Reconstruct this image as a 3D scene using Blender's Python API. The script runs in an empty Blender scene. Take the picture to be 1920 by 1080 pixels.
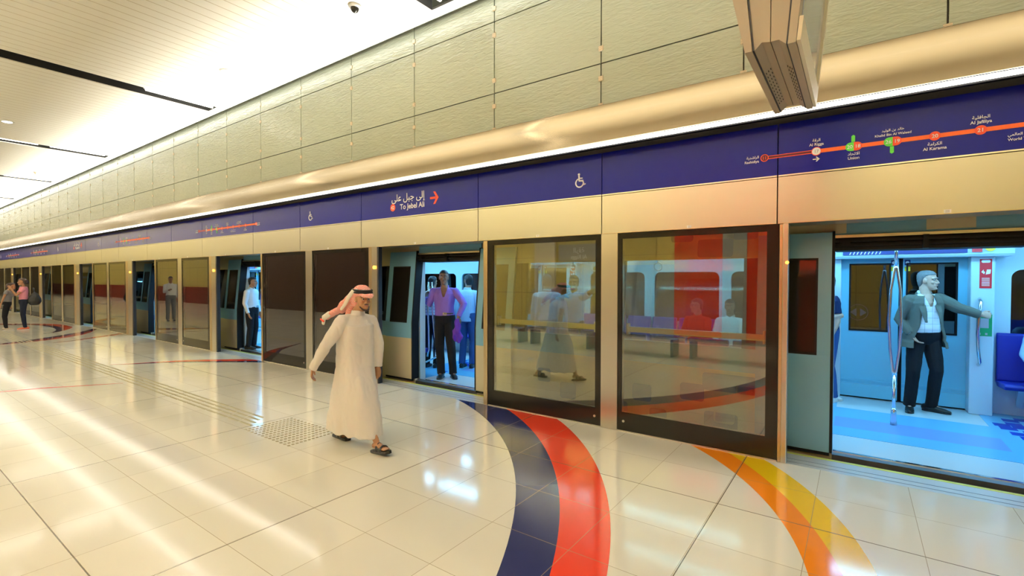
import bpy, bmesh, math, random
import numpy as np
from mathutils import Vector, Matrix, noise
random.seed(7)
S = bpy.context.scene
COL = S.collection
R = math.radians
PI = math.pi

# ---------------------------------------------------------------- camera
cam_d = bpy.data.cameras.new('camera')
cam_d.sensor_width = 36.0
cam_d.lens = 902.2/1920*36.0
cam_d.clip_start = 0.05
cam_d.clip_end = 400
cam = bpy.data.objects.new('camera', cam_d)
COL.objects.link(cam)
cam.location = (0, 0, 1.68)
cam.rotation_mode = 'XYZ'
cam.rotation_euler = (R(90-1.1), R(-0.07), R(35.566))
S.camera = cam

# ---------------------------------------------------------------- world, exposure
w = bpy.data.worlds.new('world')
S.world = w
w.use_nodes = True
w.node_tree.nodes['Background'].inputs[0].default_value = (1.0, 0.93, 0.78, 1)
w.node_tree.nodes['Background'].inputs[1].default_value = 0.05
S.view_settings.view_transform = 'Standard'
S.view_settings.look = 'None'
S.view_settings.gamma = 1
S.view_settings.use_curve_mapping = False
S.view_settings.exposure = 0.24
S.cycles.max_bounces = 9
S.cycles.diffuse_bounces = 4
S.cycles.glossy_bounces = 4
S.cycles.transparent_max_bounces = 16
S.cycles.transmission_bounces = 4
S.cycles.caustics_reflective = False
S.cycles.caustics_refractive = False
S.cycles.sample_clamp_indirect = 6
S.cycles.sample_clamp_direct = 0

TUBE_E = 13.0        # fluorescent tubes in the ceiling slots
COVE_E = 8.0        # light trough between ceiling and glass wall
STRIP_E = 11.0       # light strip under the canopy
TRAIN_E = 22.0       # light bands in the train

FILL_W = 640.0         # added fill lamps that brighten the ceiling from below
def fill_uplight(name, loc, sx, sy, rx, watt, col, spread):
    d = bpy.data.lights.new(name, 'AREA'); d.shape = 'RECTANGLE'; d.size = sx; d.size_y = sy; d.energy = watt; d.color = col; d.spread = R(spread)
    o = bpy.data.objects.new(name, d); COL.objects.link(o); o.location = loc; o.rotation_euler = (R(rx), 0, 0)
    return o
# added unseen lamps behind the canopy crest and on the back wall, aimed up
for k in range(4):
    fill_uplight('canopy_fill_uplight', (-5-16*k, 4.985, 3.55), 15.8, .05, 180+38, FILL_W*.66, (1, .98, .93), 95)
    fill_uplight('back_wall_fill_uplight', (-5-16*k, -3.85, 3.75), 15.8, .10, 180-30, FILL_W*1.45, (1, .975, .93), 150)

# ---------------------------------------------------------------- basic helpers
def link(o, parent=None):
    COL.objects.link(o)
    if parent is not None:
        o.parent = parent
    return o

def tag(o, label=None, cat=None, group=None, kind=None):
    if label: o['label'] = label
    if cat: o['category'] = cat
    if group: o['group'] = group
    if kind: o['kind'] = kind
    return o

def empty(name, loc=(0, 0, 0), label=None, cat=None, group=None, rz=0):
    o = bpy.data.objects.new(name, None)
    o.empty_display_size = 0.2
    o.location = loc
    o.rotation_euler = (0, 0, rz)
    COL.objects.link(o)
    return tag(o, label, cat, group)

def copy_tree(o, parent=None):
    c = o.copy()
    COL.objects.link(c)
    c.parent = parent
    for ch in list(o.children):
        copy_tree(ch, c)
    return c

class MB:
    """collects shapes and links them as one mesh object"""
    def __init__(s):
        s.v = []; s.f = []; s.sm = []
    def add(s, vs, fs, smooth=False):
        b = len(s.v)
        s.v += [tuple(p) for p in vs]
        for f in fs:
            s.f.append([i+b for i in f]); s.sm.append(smooth)
        return s
    def box(s, x0, x1, y0, y1, z0, z1):
        x0, x1 = min(x0, x1), max(x0, x1); y0, y1 = min(y0, y1), max(y0, y1); z0, z1 = min(z0, z1), max(z0, z1)
        vs = [(x0,y0,z0),(x1,y0,z0),(x1,y1,z0),(x0,y1,z0),(x0,y0,z1),(x1,y0,z1),(x1,y1,z1),(x0,y1,z1)]
        return s.add(vs, [(0,3,2,1),(4,5,6,7),(0,1,5,4),(1,2,6,5),(2,3,7,6),(3,0,4,7)])
    def prism_x(s, prof, x0, x1, smooth=False, closed=True):
        """profile of (y, z), extruded along x"""
        n = len(prof)
        vs = [(x0, y, z) for y, z in prof] + [(x1, y, z) for y, z in prof]
        fs = [(i, (i+1) % n, n+(i+1) % n, n+i) for i in range(n if closed else n-1)]
        if closed:
            fs += [tuple(range(n))[::-1], tuple(range(n, 2*n))]
        return s.add(vs, fs, smooth)
    def prism_z(s, poly, z0, z1):
        n = len(poly)
        vs = [(x, y, z0) for x, y in poly] + [(x, y, z1) for x, y in poly]
        fs = [(i, (i+1) % n, n+(i+1) % n, n+i) for i in range(n)] + [tuple(range(n))[::-1], tuple(range(n, 2*n))]
        return s.add(vs, fs)
    def prism_y(s, poly, y0, y1):
        """polygon of (x, z), extruded along y"""
        n = len(poly)
        vs = [(x, y0, z) for x, z in poly] + [(x, y1, z) for x, z in poly]
        fs = [(i, (i+1) % n, n+(i+1) % n, n+i) for i in range(n)] + [tuple(range(n)), tuple(range(n, 2*n))[::-1]]
        return s.add(vs, fs)
    def loft(s, rings, smooth=True, cap=True):
        n = len(rings[0]); vs = []; fs = []
        for r in rings: vs += [tuple(p) for p in r]
        for k in range(len(rings)-1):
            for i in range(n):
                j = (i+1) % n
                fs.append((k*n+i, k*n+j, (k+1)*n+j, (k+1)*n+i))
        if cap:
            fs.append(tuple(range(n))[::-1])
            m = (len(rings)-1)*n
            fs.append(tuple(range(m, m+n)))
        return s.add(vs, fs, smooth)
    def tube(s, pts, rad, n=12, hint=(0, 0, 1), round_ends=False, smooth=True):
        pts = [Vector(p) for p in pts]
        if not isinstance(rad, (list, tuple)): rad = [rad]*len(pts)
        rad = [r if isinstance(r, (list, tuple)) else (r, r) for r in rad]
        if round_ends:
            d0 = (pts[0]-pts[1]).normalized(); d1 = (pts[-1]-pts[-2]).normalized()
            r0 = min(rad[0]); r1 = min(rad[-1])
            pre = [(pts[0]+d0*r0*.95, .25, 0), (pts[0]+d0*r0*.6, .8, 0)]
            post = [(pts[-1]+d1*r1*.6, .8, -1), (pts[-1]+d1*r1*.95, .25, -1)]
            pts2 = [p for p, k, i in pre]+pts+[p for p, k, i in post]
            rad2 = [(rad[0][0]*k, rad[0][1]*k) for p, k, i in pre]+rad+[(rad[-1][0]*k, rad[-1][1]*k) for p, k, i in post]
            pts, rad = pts2, rad2
        rings = []; ref = Vector(hint)
        for i, p in enumerate(pts):
            t = (pts[min(i+1, len(pts)-1)]-pts[max(i-1, 0)])
            if t.length < 1e-9: t = Vector((0, 0, 1))
            t.normalize()
            ax = ref - t*ref.dot(t)
            if ax.length < .25 and i == 0:
                ax = Vector((1, 0, 0)) - t*t.x
                if ax.length < .3: ax = Vector((0, 1, 0)) - t*t.y
            ax.normalize(); ay = t.cross(ax); ref = ax.copy()
            rx, ry = rad[i]
            rings.append([p+ax*rx*math.cos(2*PI*k/n)+ay*ry*math.sin(2*PI*k/n) for k in range(n)])
        return s.loft(rings, smooth)
    def ellipsoid(s, c, r, M=None, n=14, m=9):
        c = Vector(c); rings = []
        for k in range(m+1):
            a = -PI/2+PI*k/m
            a = max(min(a, PI/2-.08), -PI/2+.08)
            ring = []
            for i in range(n):
                q = Vector((r[0]*math.cos(a)*math.cos(2*PI*i/n), r[1]*math.cos(a)*math.sin(2*PI*i/n), r[2]*math.sin(a)))
                ring.append(c+(M @ q if M else q))
            rings.append(ring)
        return s.loft(rings)
    def disc_y(s, x, z, r, y0, y1, n=24, rz=None):
        rz = rz or r
        return s.prism_y([(x+r*math.cos(2*PI*k/n), z+rz*math.sin(2*PI*k/n)) for k in range(n)], y0, y1)
    def mesh(s, name, mat=None):
        me = bpy.data.meshes.new(name)
        me.from_pydata(s.v, [], s.f)
        me.polygons.foreach_set('use_smooth', s.sm)
        if mat is not None: me.materials.append(mat)
        me.update()
        return me
    def build(s, name, mat=None, parent=None, bevel=0, fix=True):
        me = s.mesh(name, mat)
        if fix:
            bm = bmesh.new(); bm.from_mesh(me)
            bmesh.ops.recalc_face_normals(bm, faces=bm.faces)
            bm.to_mesh(me); bm.free()
        o = bpy.data.objects.new(name, me)
        link(o, parent)
        if bevel:
            b = o.modifiers.new('bevel', 'BEVEL'); b.width = bevel; b.segments = 2; b.limit_method = 'ANGLE'
        return o

def rounded(x0, x1, z0, z1, r, n=5):
    out = []
    for cx, cz, a0 in ((x1-r, z1-r, 0), (x0+r, z1-r, 90), (x0+r, z0+r, 180), (x1-r, z0+r, 270)):
        for k in range(n+1):
            a = R(a0+90*k/n); out.append((cx+r*math.cos(a), cz+r*math.sin(a)))
    return out

# ---------------------------------------------------------------- materials
def nm(name):
    m = bpy.data.materials.new(name); m.use_nodes = True
    nt = m.node_tree
    return m, nt, nt.nodes['Principled BSDF']

def mat(name, col, rough=.5, metal=0., spec=.5, bump=0, bscale=50, noise_amt=0, nscale=8, coat=0):
    m, nt, p = nm(name)
    p.inputs['Base Color'].default_value = (*col, 1)
    p.inputs['Roughness'].default_value = rough
    p.inputs['Metallic'].default_value = metal
    p.inputs['Specular IOR Level'].default_value = spec
    if coat: p.inputs['Coat Weight'].default_value = coat; p.inputs['Coat Roughness'].default_value = .05
    N = nt.nodes; L = nt.links
    if bump or noise_amt:
        tc = N.new('ShaderNodeTexCoord')
    if bump:
        nz = N.new('ShaderNodeTexNoise'); nz.inputs['Scale'].default_value = bscale; nz.inputs['Detail'].default_value = 3
        L.new(tc.outputs['Object'], nz.inputs['Vector'])
        b = N.new('ShaderNodeBump'); b.inputs['Strength'].default_value = bump; b.inputs['Distance'].default_value = .01
        L.new(nz.outputs['Fac'], b.inputs['Height']); L.new(b.outputs['Normal'], p.inputs['Normal'])
    if noise_amt:
        nz = N.new('ShaderNodeTexNoise'); nz.inputs['Scale'].default_value = nscale; nz.inputs['Detail'].default_value = 4
        L.new(tc.outputs['Object'], nz.inputs['Vector'])
        mx = N.new('ShaderNodeMixRGB'); mx.blend_type = 'MULTIPLY'; mx.inputs[0].default_value = 1
        mx.inputs[1].default_value = (*col, 1)
        rp = N.new('ShaderNodeMapRange'); rp.inputs[1].default_value = .3; rp.inputs[2].default_value = .7
        rp.inputs[3].default_value = 1-noise_amt; rp.inputs[4].default_value = 1+noise_amt*.3
        L.new(nz.outputs['Fac'], rp.inputs[0]); L.new(rp.outputs[0], mx.inputs[2]); L.new(mx.outputs[0], p.inputs['Base Color'])
    return m

def emit(name, col, st):
    m, nt, p = nm(name)
    p.inputs['Base Color'].default_value = (*col, 1)
    p.inputs['Emission Color'].default_value = (*col, 1)
    p.inputs['Emission Strength'].default_value = st
    p.inputs['Roughness'].default_value = .4
    return m

def math_node(nt, op, a, b=None):
    n = nt.nodes.new('ShaderNodeMath'); n.operation = op
    for i, x in enumerate((a, b)):
        if x is None: continue
        if isinstance(x, (int, float)): n.inputs[i].default_value = x
        else: nt.links.new(x, n.inputs[i])
    return n.outputs[0]

def line_mask(nt, coord, period, offset, half):
    """1 on joints of the given half width"""
    a = math_node(nt, 'SUBTRACT', coord, offset)
    a = math_node(nt, 'DIVIDE', a, period)
    r = math_node(nt, 'ROUND', a)
    d = math_node(nt, 'ABSOLUTE', math_node(nt, 'SUBTRACT', a, r))
    return math_node(nt, 'LESS_THAN', d, half/period)

def floor_mat(name, col, rough=.10, var=.06, grain=0):
    m, nt, p = nm(name); N, L = nt.nodes, nt.links
    tc = N.new('ShaderNodeTexCoord'); sp = N.new('ShaderNodeSeparateXYZ')
    L.new(tc.outputs['Object'], sp.inputs[0])
    x, y = sp.outputs[0], sp.outputs[1]
    mx = line_mask(nt, x, .5965, .362, .0020)
    my = line_mask(nt, y, .6, 5.0, .0020)
    wx = line_mask(nt, x, .5965*4, -.822, .0035)
    wy = line_mask(nt, y, 3.0, .797, .0035)
    k = math_node(nt, 'MAXIMUM', mx, my)
    kw = math_node(nt, 'MAXIMUM', wx, wy)
    # slight tone change from tile to tile
    sx = math_node(nt, 'FLOOR', math_node(nt, 'DIVIDE', math_node(nt, 'SUBTRACT', x, .362), .5965))
    sy = math_node(nt, 'FLOOR', math_node(nt, 'DIVIDE', math_node(nt, 'SUBTRACT', y, 5.0), .6))
    cb = N.new('ShaderNodeCombineXYZ'); L.new(sx, cb.inputs[0]); L.new(sy, cb.inputs[1])
    wn = N.new('ShaderNodeTexWhiteNoise'); L.new(cb.outputs[0], wn.inputs['Vector'])
    mr = N.new('ShaderNodeMapRange'); mr.inputs[3].default_value = 1-var; mr.inputs[4].default_value = 1+var*.4
    L.new(wn.outputs['Value'], mr.inputs[0])
    c1 = N.new('ShaderNodeMixRGB'); c1.blend_type = 'MULTIPLY'; c1.inputs[0].default_value = 1
    c1.inputs[1].default_value = (*col, 1); L.new(mr.outputs[0], c1.inputs[2])
    c2 = N.new('ShaderNodeMixRGB'); L.new(math_node(nt, 'MULTIPLY', k, .75), c2.inputs[0])
    L.new(c1.outputs[0], c2.inputs[1]); c2.inputs[2].default_value = (.36, .27, .13, 1)
    c3 = N.new('ShaderNodeMixRGB'); L.new(kw, c3.inputs[0]); L.new(c2.outputs[0], c3.inputs[1]); c3.inputs[2].default_value = (.12, .09, .045, 1)
    L.new(c3.outputs[0], p.inputs['Base Color'])
    p.inputs['Roughness'].default_value = rough
    p.inputs['IOR'].default_value = 1.5
    nz = N.new('ShaderNodeTexNoise'); nz.inputs['Scale'].default_value = 1.3; nz.inputs['Detail'].default_value = 2
    L.new(tc.outputs['Object'], nz.inputs['Vector'])
    b = N.new('ShaderNodeBump'); b.inputs['Strength'].default_value = .05; b.inputs['Distance'].default_value = .02
    L.new(nz.outputs['Fac'], b.inputs['Height']); L.new(b.outputs['Normal'], p.inputs['Normal'])
    return m

def glass_mat(name, tint, base_refl, rough=0.0, ior=1.5):
    """thin pane: tinted see-through with a mirror share that grows at grazing angles"""
    m = bpy.data.materials.new(name); m.use_nodes = True
    nt = m.node_tree; N, L = nt.nodes, nt.links
    for n in list(N): N.remove(n)
    out = N.new('ShaderNodeOutputMaterial')
    tr = N.new('ShaderNodeBsdfTransparent'); tr.inputs[0].default_value = (*tint, 1)
    gl = N.new('ShaderNodeBsdfGlossy'); gl.inputs['Roughness'].default_value = rough
    gl.inputs['Color'].default_value = (1, 1, 1, 1)
    lw = N.new('ShaderNodeFresnel'); lw.inputs['IOR'].default_value = ior
    fac = math_node(nt, 'MINIMUM', math_node(nt, 'ADD', math_node(nt, 'MULTIPLY', lw.outputs[0], 1.2), base_refl), 1.0)
    mx = N.new('ShaderNodeMixShader'); L.new(fac, mx.inputs[0]); L.new(tr.outputs[0], mx.inputs[1]); L.new(gl.outputs[0], mx.inputs[2])
    L.new(mx.outputs[0], out.inputs['Surface'])
    return m

def stripe_mat(name, base, line, period, half, axis=2, rough=.6, bump=0, axes=None):
    m, nt, p = nm(name); N, L = nt.nodes, nt.links
    tc = N.new('ShaderNodeTexCoord'); sp = N.new('ShaderNodeSeparateXYZ'); L.new(tc.outputs['Object'], sp.inputs[0])
    k = None
    for a in (axes or (axis,)):
        q = line_mask(nt, sp.outputs[a], period, 0.0, half)
        k = q if k is None else math_node(nt, 'MAXIMUM', k, q)
    c = N.new('ShaderNodeMixRGB'); L.new(k, c.inputs[0]); c.inputs[1].default_value = (*base, 1); c.inputs[2].default_value = (*line, 1)
    L.new(c.outputs[0], p.inputs['Base Color']); p.inputs['Roughness'].default_value = rough
    if bump:
        b = N.new('ShaderNodeBump'); b.invert = True; b.inputs['Strength'].default_value = bump; b.inputs['Distance'].default_value = .01
        L.new(k, b.inputs['Height']); L.new(b.outputs['Normal'], p.inputs['Normal'])
    return m

def wall_glass_mat():
    m, nt, p = nm('textured_green_glass'); N, L = nt.nodes, nt.links
    tc = N.new('ShaderNodeTexCoord'); mp = N.new('ShaderNodeMapping')
    mp.inputs['Rotation'].default_value = (0, R(38), 0); mp.inputs['Scale'].default_value = (9, 9, 38)
    L.new(tc.outputs['Object'], mp.inputs[0])
    nz = N.new('ShaderNodeTexNoise'); nz.inputs['Scale'].default_value = 1; nz.inputs['Detail'].default_value = 3; nz.inputs['Distortion'].default_value = .6
    L.new(mp.outputs[0], nz.inputs['Vector'])
    b = N.new('ShaderNodeBump'); b.inputs['Strength'].default_value = .7; b.inputs['Distance'].default_value = .014
    L.new(nz.outputs['Fac'], b.inputs['Height']); L.new(b.outputs['Normal'], p.inputs['Normal'])
    n2 = N.new('ShaderNodeTexNoise'); n2.inputs['Scale'].default_value = .7; L.new(tc.outputs['Object'], n2.inputs['Vector'])
    cr = N.new('ShaderNodeMixRGB'); cr.inputs[1].default_value = (.34, .38, .28, 1); cr.inputs[2].default_value = (.42, .44, .32, 1)
    L.new(n2.outputs['Fac'], cr.inputs[0]); L.new(cr.outputs[0], p.inputs['Base Color'])
    p.inputs['Roughness'].default_value = .14
    p.inputs['IOR'].default_value = 1.55
    return m

def brushed(name, col, rough=.28, axis_scale=(1.5, 60, 260), bump=.06):
    m, nt, p = nm(name); N, L = nt.nodes, nt.links
    p.inputs['Base Color'].default_value = (*col, 1); p.inputs['Metallic'].default_value = 1; p.inputs['Roughness'].default_value = rough
    tc = N.new('ShaderNodeTexCoord'); mp = N.new('ShaderNodeMapping'); mp.inputs['Scale'].default_value = axis_scale
    L.new(tc.outputs['Object'], mp.inputs[0])
    nz = N.new('ShaderNodeTexNoise'); nz.inputs['Scale'].default_value = 1; nz.inputs['Detail'].default_value = 3
    L.new(mp.outputs[0], nz.inputs['Vector'])
    b = N.new('ShaderNodeBump'); b.inputs['Strength'].default_value = bump; b.inputs['Distance'].default_value = .01
    L.new(nz.outputs['Fac'], b.inputs['Height']); L.new(b.outputs['Normal'], p.inputs['Normal'])
    return m

def ceiling_mat():
    m, nt, p = nm('white_slat_ceiling'); N, L = nt.nodes, nt.links
    tc = N.new('ShaderNodeTexCoord'); sp = N.new('ShaderNodeSeparateXYZ'); L.new(tc.outputs['Object'], sp.inputs[0])
    k = line_mask(nt, sp.outputs[0], .2, .05, .006)
    c = N.new('ShaderNodeMixRGB'); L.new(k, c.inputs[0]); c.inputs[1].default_value = (.90, .86, .74, 1); c.inputs[2].default_value = (.55, .45, .28, 1)
    L.new(c.outputs[0], p.inputs['Base Color']); p.inputs['Roughness'].default_value = .35
    return m

M = dict(
    floor=floor_mat('cream_floor_tile', (.87, .83, .69)),
    f_navy=floor_mat('navy_floor_tile', (.022, .028, .105), var=.03),
    f_red=floor_mat('red_floor_tile', (.80, .055, .025), var=.03),
    f_orange=floor_mat('orange_floor_tile', (.95, .27, .012), var=.03),
    f_yellow=floor_mat('yellow_floor_tile', (.93, .58, .01), var=.03),
    steel=brushed('brushed_steel', (.72, .69, .60)),
    steel_v=brushed('brushed_steel_upright', (.66, .63, .56), axis_scale=(260, 60, 1.5)),
    header=brushed('cream_steel_header', (.58, .56, .47), rough=.36, axis_scale=(120, 20, 1.5), bump=.04),
    hood=brushed('bronze_steel_hood', (.37, .29, .175), rough=.24, axis_scale=(1, 40, 60), bump=.05),
    gold=mat('gold_anodised_edge', (.62, .50, .32), .3, 1),
    dark_steel=mat('grey_steel', (.30, .31, .32), .35, .9),
    white_metal=mat('pale_aluminium', (.72, .72, .68), .35, .4),
    black=mat('black_rubber', (.012, .012, .013), .5),
    black_gloss=mat('black_glass_border', (.018, .016, .012), .08, spec=.3),
    glass=glass_mat('door_glass', (.84, .86, .74), .13),
    train_glass=glass_mat('train_glass', (.74, .78, .78), .03),
    blue_sign=mat('blue_sign_enamel', (.006, .010, .24), .28, spec=.2),
    white_ink=mat('white_lettering', (.95, .95, .95), .5),
    red_ink=mat('orange_red_lettering', (.95, .10, .035), .5),
    orange_ink=mat('orange_line_paint', (.98, .16, .03), .5),
    dkred_ink=mat('dark_red_fill', (.10, .005, .02), .5),
    green_ink=mat('green_lettering', (.13, .75, .07), .5),
    grey_ink=mat('grey_lettering', (.45, .45, .5), .5),
    wallglass=wall_glass_mat(),
    wall_backing=mat('dark_joint_backing', (.06, .055, .04), .8),
    clip=stripe_mat('ribbed_clip_steel', (.75, .62, .42), (.35, .27, .15), .012, .003, 2, .35),
    ceiling=ceiling_mat(),
    void=mat('dark_ceiling_void', (.015, .015, .014), .9),
    duct=mat('galvanised_duct', (.45, .46, .45), .4, .8),
    tube=emit('fluorescent_tube', (1.0, .93, .80), TUBE_E),
    cove=emit('cove_light', (1.0, .97, .90), COVE_E),
    strip=emit('canopy_light_strip', (1.0, .96, .88), STRIP_E),
    yellow_wall=stripe_mat('yellow_wall_panel', (.62, .49, .14), (.22, .15, .05), 1.2, .006, rough=.35, axes=(0, 2)),
    red_panel=mat('dark_red_wall_panel', (.20, .022, .012), .3, noise_amt=.2),
    red_board=mat('bright_red_board', (.62, .035, .01), .3),
    grey_wall=mat('grey_wall_panel', (.33, .33, .31), .4),
    brown=mat('dark_brown_board', (.10, .05, .03), .35),
    wall_cream=mat('cream_wall', (.7, .62, .45), .5),
    tactile=mat('tactile_stud_steel', (.40, .36, .23), .75, 0, spec=.15),
    t_blue=mat('train_blue_grey_paint', (.18, .42, .62), .3, coat=.1),
    t_cream=mat('train_cream_paint', (.62, .56, .39), .22, coat=.5),
    t_grey=mat('train_grey_paint', (.22, .25, .29), .22, coat=.5),
    t_black=mat('train_black_trim', (.009, .009, .010), .55, spec=.2),
    t_in=mat('train_inner_white', (.56, .72, .80), .3),
    t_door=mat('train_inner_door', (.20, .60, .78), .3),
    t_ceil=mat('train_inner_ceiling', (.70, .80, .88), .4),
    t_f0=mat('train_floor_pale', (.62, .70, .72), .25),
    t_f1=mat('train_floor_cyan', (.17, .52, .80), .25),
    t_f2=mat('train_floor_periwinkle', (.22, .40, .78), .25),
    t_f3=mat('train_floor_deep_blue', (.01, .05, .48), .25),
    seat=mat('royal_blue_seat', (.01, .02, .34), .45),
    chrome=mat('chrome', (.80, .80, .80), .12, 1),
    t_light=emit('train_light', (.24, .67, 1.0), TRAIN_E),
    t_navy=mat('train_map_navy', (.01, .02, .18), .4),
    sticker_red=mat('red_sticker', (.75, .02, .03), .4),
    sticker_green=mat('green_sticker', (.01, .35, .12), .4),
    sticker_yel=mat('yellow_sticker', (.85, .70, .02), .4),
    beige_box=mat('beige_display_case', (.36, .30, .21), .4),
    beige_lite=mat('pale_display_edge', (.72, .66, .50), .4),
    screen=mat('dark_display_glass', (.36, .39, .46), .08, spec=.8),
    slot=mat('vent_slot_black', (.02, .018, .015), .8),
    line_yel=mat('yellow_edge_line', (.75, .78, .12), .4),
    amber=emit('amber_lamp', (1.0, .33, .03), 6.0),
    yellowl=emit('small_yellow_lamp', (1.0, .75, .05), 4.0),
)
# ================================================================ SETTING
XL, XR = -80.0, 5.0
YB = -4.0            # wall behind the camera
CEIL = 5.2
WALLY = 5.05

fl = MB().box(XL, XR, YB, 5.0, -.12, 0).build('floor', M['floor']); tag(fl, kind='structure')

def catmull(P, k=5):
    P = [Vector((p[0], p[1])) for p in P]
    Q = [2*P[0]-P[1]]+P+[2*P[-1]-P[-2]]; out = []
    for i in range(1, len(Q)-2):
        for j in range(k):
            t = j/k
            out.append(.5*((2*Q[i])+(-Q[i-1]+Q[i+1])*t+(2*Q[i-1]-5*Q[i]+4*Q[i+1]-Q[i+2])*t*t+(-Q[i-1]+3*Q[i]-3*Q[i+1]+Q[i+2])*t**3))
    out.append(P[-1]); return out

def band(name, A, B, m, z=.0012):
    """inlay between two plan curves, resampled to the same count"""
    def res(P, n=64):
        P = [Vector(p) for p in P]; d = [0]
        for i in range(1, len(P)): d.append(d[-1]+(P[i]-P[i-1]).length)
        out = []
        for k in range(n):
            s = d[-1]*k/(n-1); i = 0
            while i < len(d)-2 and d[i+1] < s: i += 1
            t = (s-d[i])/max(d[i+1]-d[i], 1e-9); out.append(P[i].lerp(P[i+1], min(t, 1)))
        return out
    A, B = res(A), res(B); mb = MB(); n = len(A)
    vs = []
    for a, b in zip(A, B):
        for p in (a, b): vs.append((p.x, min(p.y, 4.985), z))
    mb.add(vs, [(2*i, 2*i+1, 2*i+3, 2*i+2) for i in range(n-1)])
    o = mb.build(name, m, fl, fix=False)
    me = o.data
    if sum(p.normal.z for p in me.polygons) < 0: me.flip_normals()
    return o

def circ(cx, cy, r, y_hi, a_end):
    """arc of a circle from the platform edge (y = y_hi) turning clockwise to angle a_end"""
    a0 = math.asin(min(1, (y_hi-cy)/r))
    return [(cx+r*math.cos(a0+(a_end-a0)*k/60), cy+r*math.sin(a0+(a_end-a0)*k/60)) for k in range(61)]

c_in = circ(-6.645, -.05, 5.468, 4.99, R(-20)); c_mid = circ(-6.489, .295, 5.484, 4.99, R(-22)); c_out = circ(-6.182, .775, 5.342, 4.99, R(-25))
band('navy_curve', c_in, c_mid, M['f_navy']); band('red_curve', c_mid, c_out, M['f_red'])
o1 = circ(-3.35, 2.46, 3.23, 4.99, R(-45)); o2 = circ(-3.83, 2.279, 3.921, 4.99, R(-38)); o3 = circ(-3.158, 2.748, 3.341, 4.99, R(-40))
band('orange_curve', o1, o2, M['f_orange']); band('yellow_curve', o2, o3, M['f_yellow'])
CU = {
'cres_out': [(-25.57, 3.42), (-24.82, 3.96), (-24.03, 4.51), (-23.1, 4.67), (-22.35, 4.68), (-21.83, 4.63), (-21.14, 4.4), (-20.35, 4.0), (-19.87, 3.55)],
'cres_mid': [(-25.16, 3.36), (-24.2, 4.03), (-23.03, 4.37), (-21.77, 4.37), (-21.06, 4.26), (-20.33, 3.95), (-19.9, 3.555)],
'cres_in': [(-24.8, 3.4), (-24.14, 3.95), (-23.35, 4.15), (-22.4, 4.2), (-21.62, 4.15), (-21.0, 4.05), (-20.3, 3.83), (-19.93, 3.56)],
'arc2_top': [(-17.8, 2.37), (-18.17, 2.88), (-18.73, 3.47), (-19.31, 4.02), (-19.91, 4.49), (-20.53, 4.83), (-20.62, 4.96)],
'arc2_mid': [(-17.71, 2.36), (-17.86, 2.83), (-18.23, 3.38), (-18.77, 3.91), (-19.32, 4.36), (-20.05, 4.77), (-20.4, 4.95)],
'arc2_bot': [(-17.58, 2.34), (-17.64, 2.79), (-17.84, 3.31), (-18.26, 3.8), (-18.77, 4.23), (-19.5, 4.59), (-20.3, 4.89)],
'arc3_top': [(-17.02, 3.23), (-17.15, 3.6), (-17.56, 4.07), (-17.98, 4.62), (-18.27, 4.98)],
'arc3_bot': [(-16.95, 3.21), (-17.0, 3.55), (-17.32, 4.02), (-17.65, 4.54), (-18.0, 4.98)],
'arc4_top': [(-11.76, 3.05), (-11.56, 3.38), (-11.38, 3.73), (-11.18, 4.1), (-10.79, 4.5), (-10.32, 4.87), (-10.05, 4.97)],
'arc4_mid': [(-11.74, 3.04), (-11.51, 3.36), (-11.34, 3.64), (-11.0, 4.04), (-10.56, 4.4), (-10.09, 4.78), (-9.85, 4.97)],
'arc4_bot': [(-11.72, 3.04), (-11.46, 3.35), (-11.27, 3.62), (-10.92, 4.01), (-10.44, 4.35), (-9.94, 4.72), (-9.55, 4.97)],
'arc5': [(-10.3, 1.36), (-10.21, 1.57), (-10.12, 1.79), (-9.98, 1.99), (-9.82, 2.22), (-9.54, 2.62)],
'arc5b': [(-10.23, 1.35), (-10.14, 1.56), (-10.05, 1.77), (-9.92, 1.98), (-9.77, 2.21), (-9.52, 2.62)]}
CU = {k: catmull(v) for k, v in CU.items()}
band('red_curve', CU['cres_out'], CU['cres_mid'], M['f_red']); band('navy_curve', CU['cres_mid'], CU['cres_in'], M['f_navy'])
band('navy_curve', CU['arc2_top'], CU['arc2_mid'], M['f_navy']); band('red_curve', CU['arc2_mid'], CU['arc2_bot'], M['f_red'])
band('red_curve', CU['arc3_top'], CU['arc3_bot'], M['f_red'])
band('red_curve', CU['arc4_top'], CU['arc4_mid'], M['f_red']); band('navy_curve', CU['arc4_mid'], CU['arc4_bot'], M['f_navy'])
band('red_curve', CU['arc5'], CU['arc5b'], M['f_red'])

# edge strip under the platform screen and the drop to the track
mb = MB().box(XL, XR, 5.0, 5.31, -.14, -.002); e = mb.build('floor_edge_plate', M['white_metal'], fl)
mb = MB()
for y in (5.07, 5.16): mb.box(XL, XR, y, y+.006, -.003, 0)
mb.build('groove', M['dark_steel'], e)
MB().box(XL, XR, 5.31, 5.35, -.14, 0.0).build('yellow_edge_line', M['line_yel'], fl)
MB().box(XL, XR, 5.35, 5.37, -1.2, -.01).build('edge_face', M['black'], fl)
tb = MB().box(XL, XR, 5.36, 9.6, -1.3, -1.2).build('track_floor', M['void']); tag(tb, kind='structure')
tw = MB().box(XL, XR, 9.6, 9.8, -1.3, 6).build('wall_track', M['void']); tag(tw, kind='structure')

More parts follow.
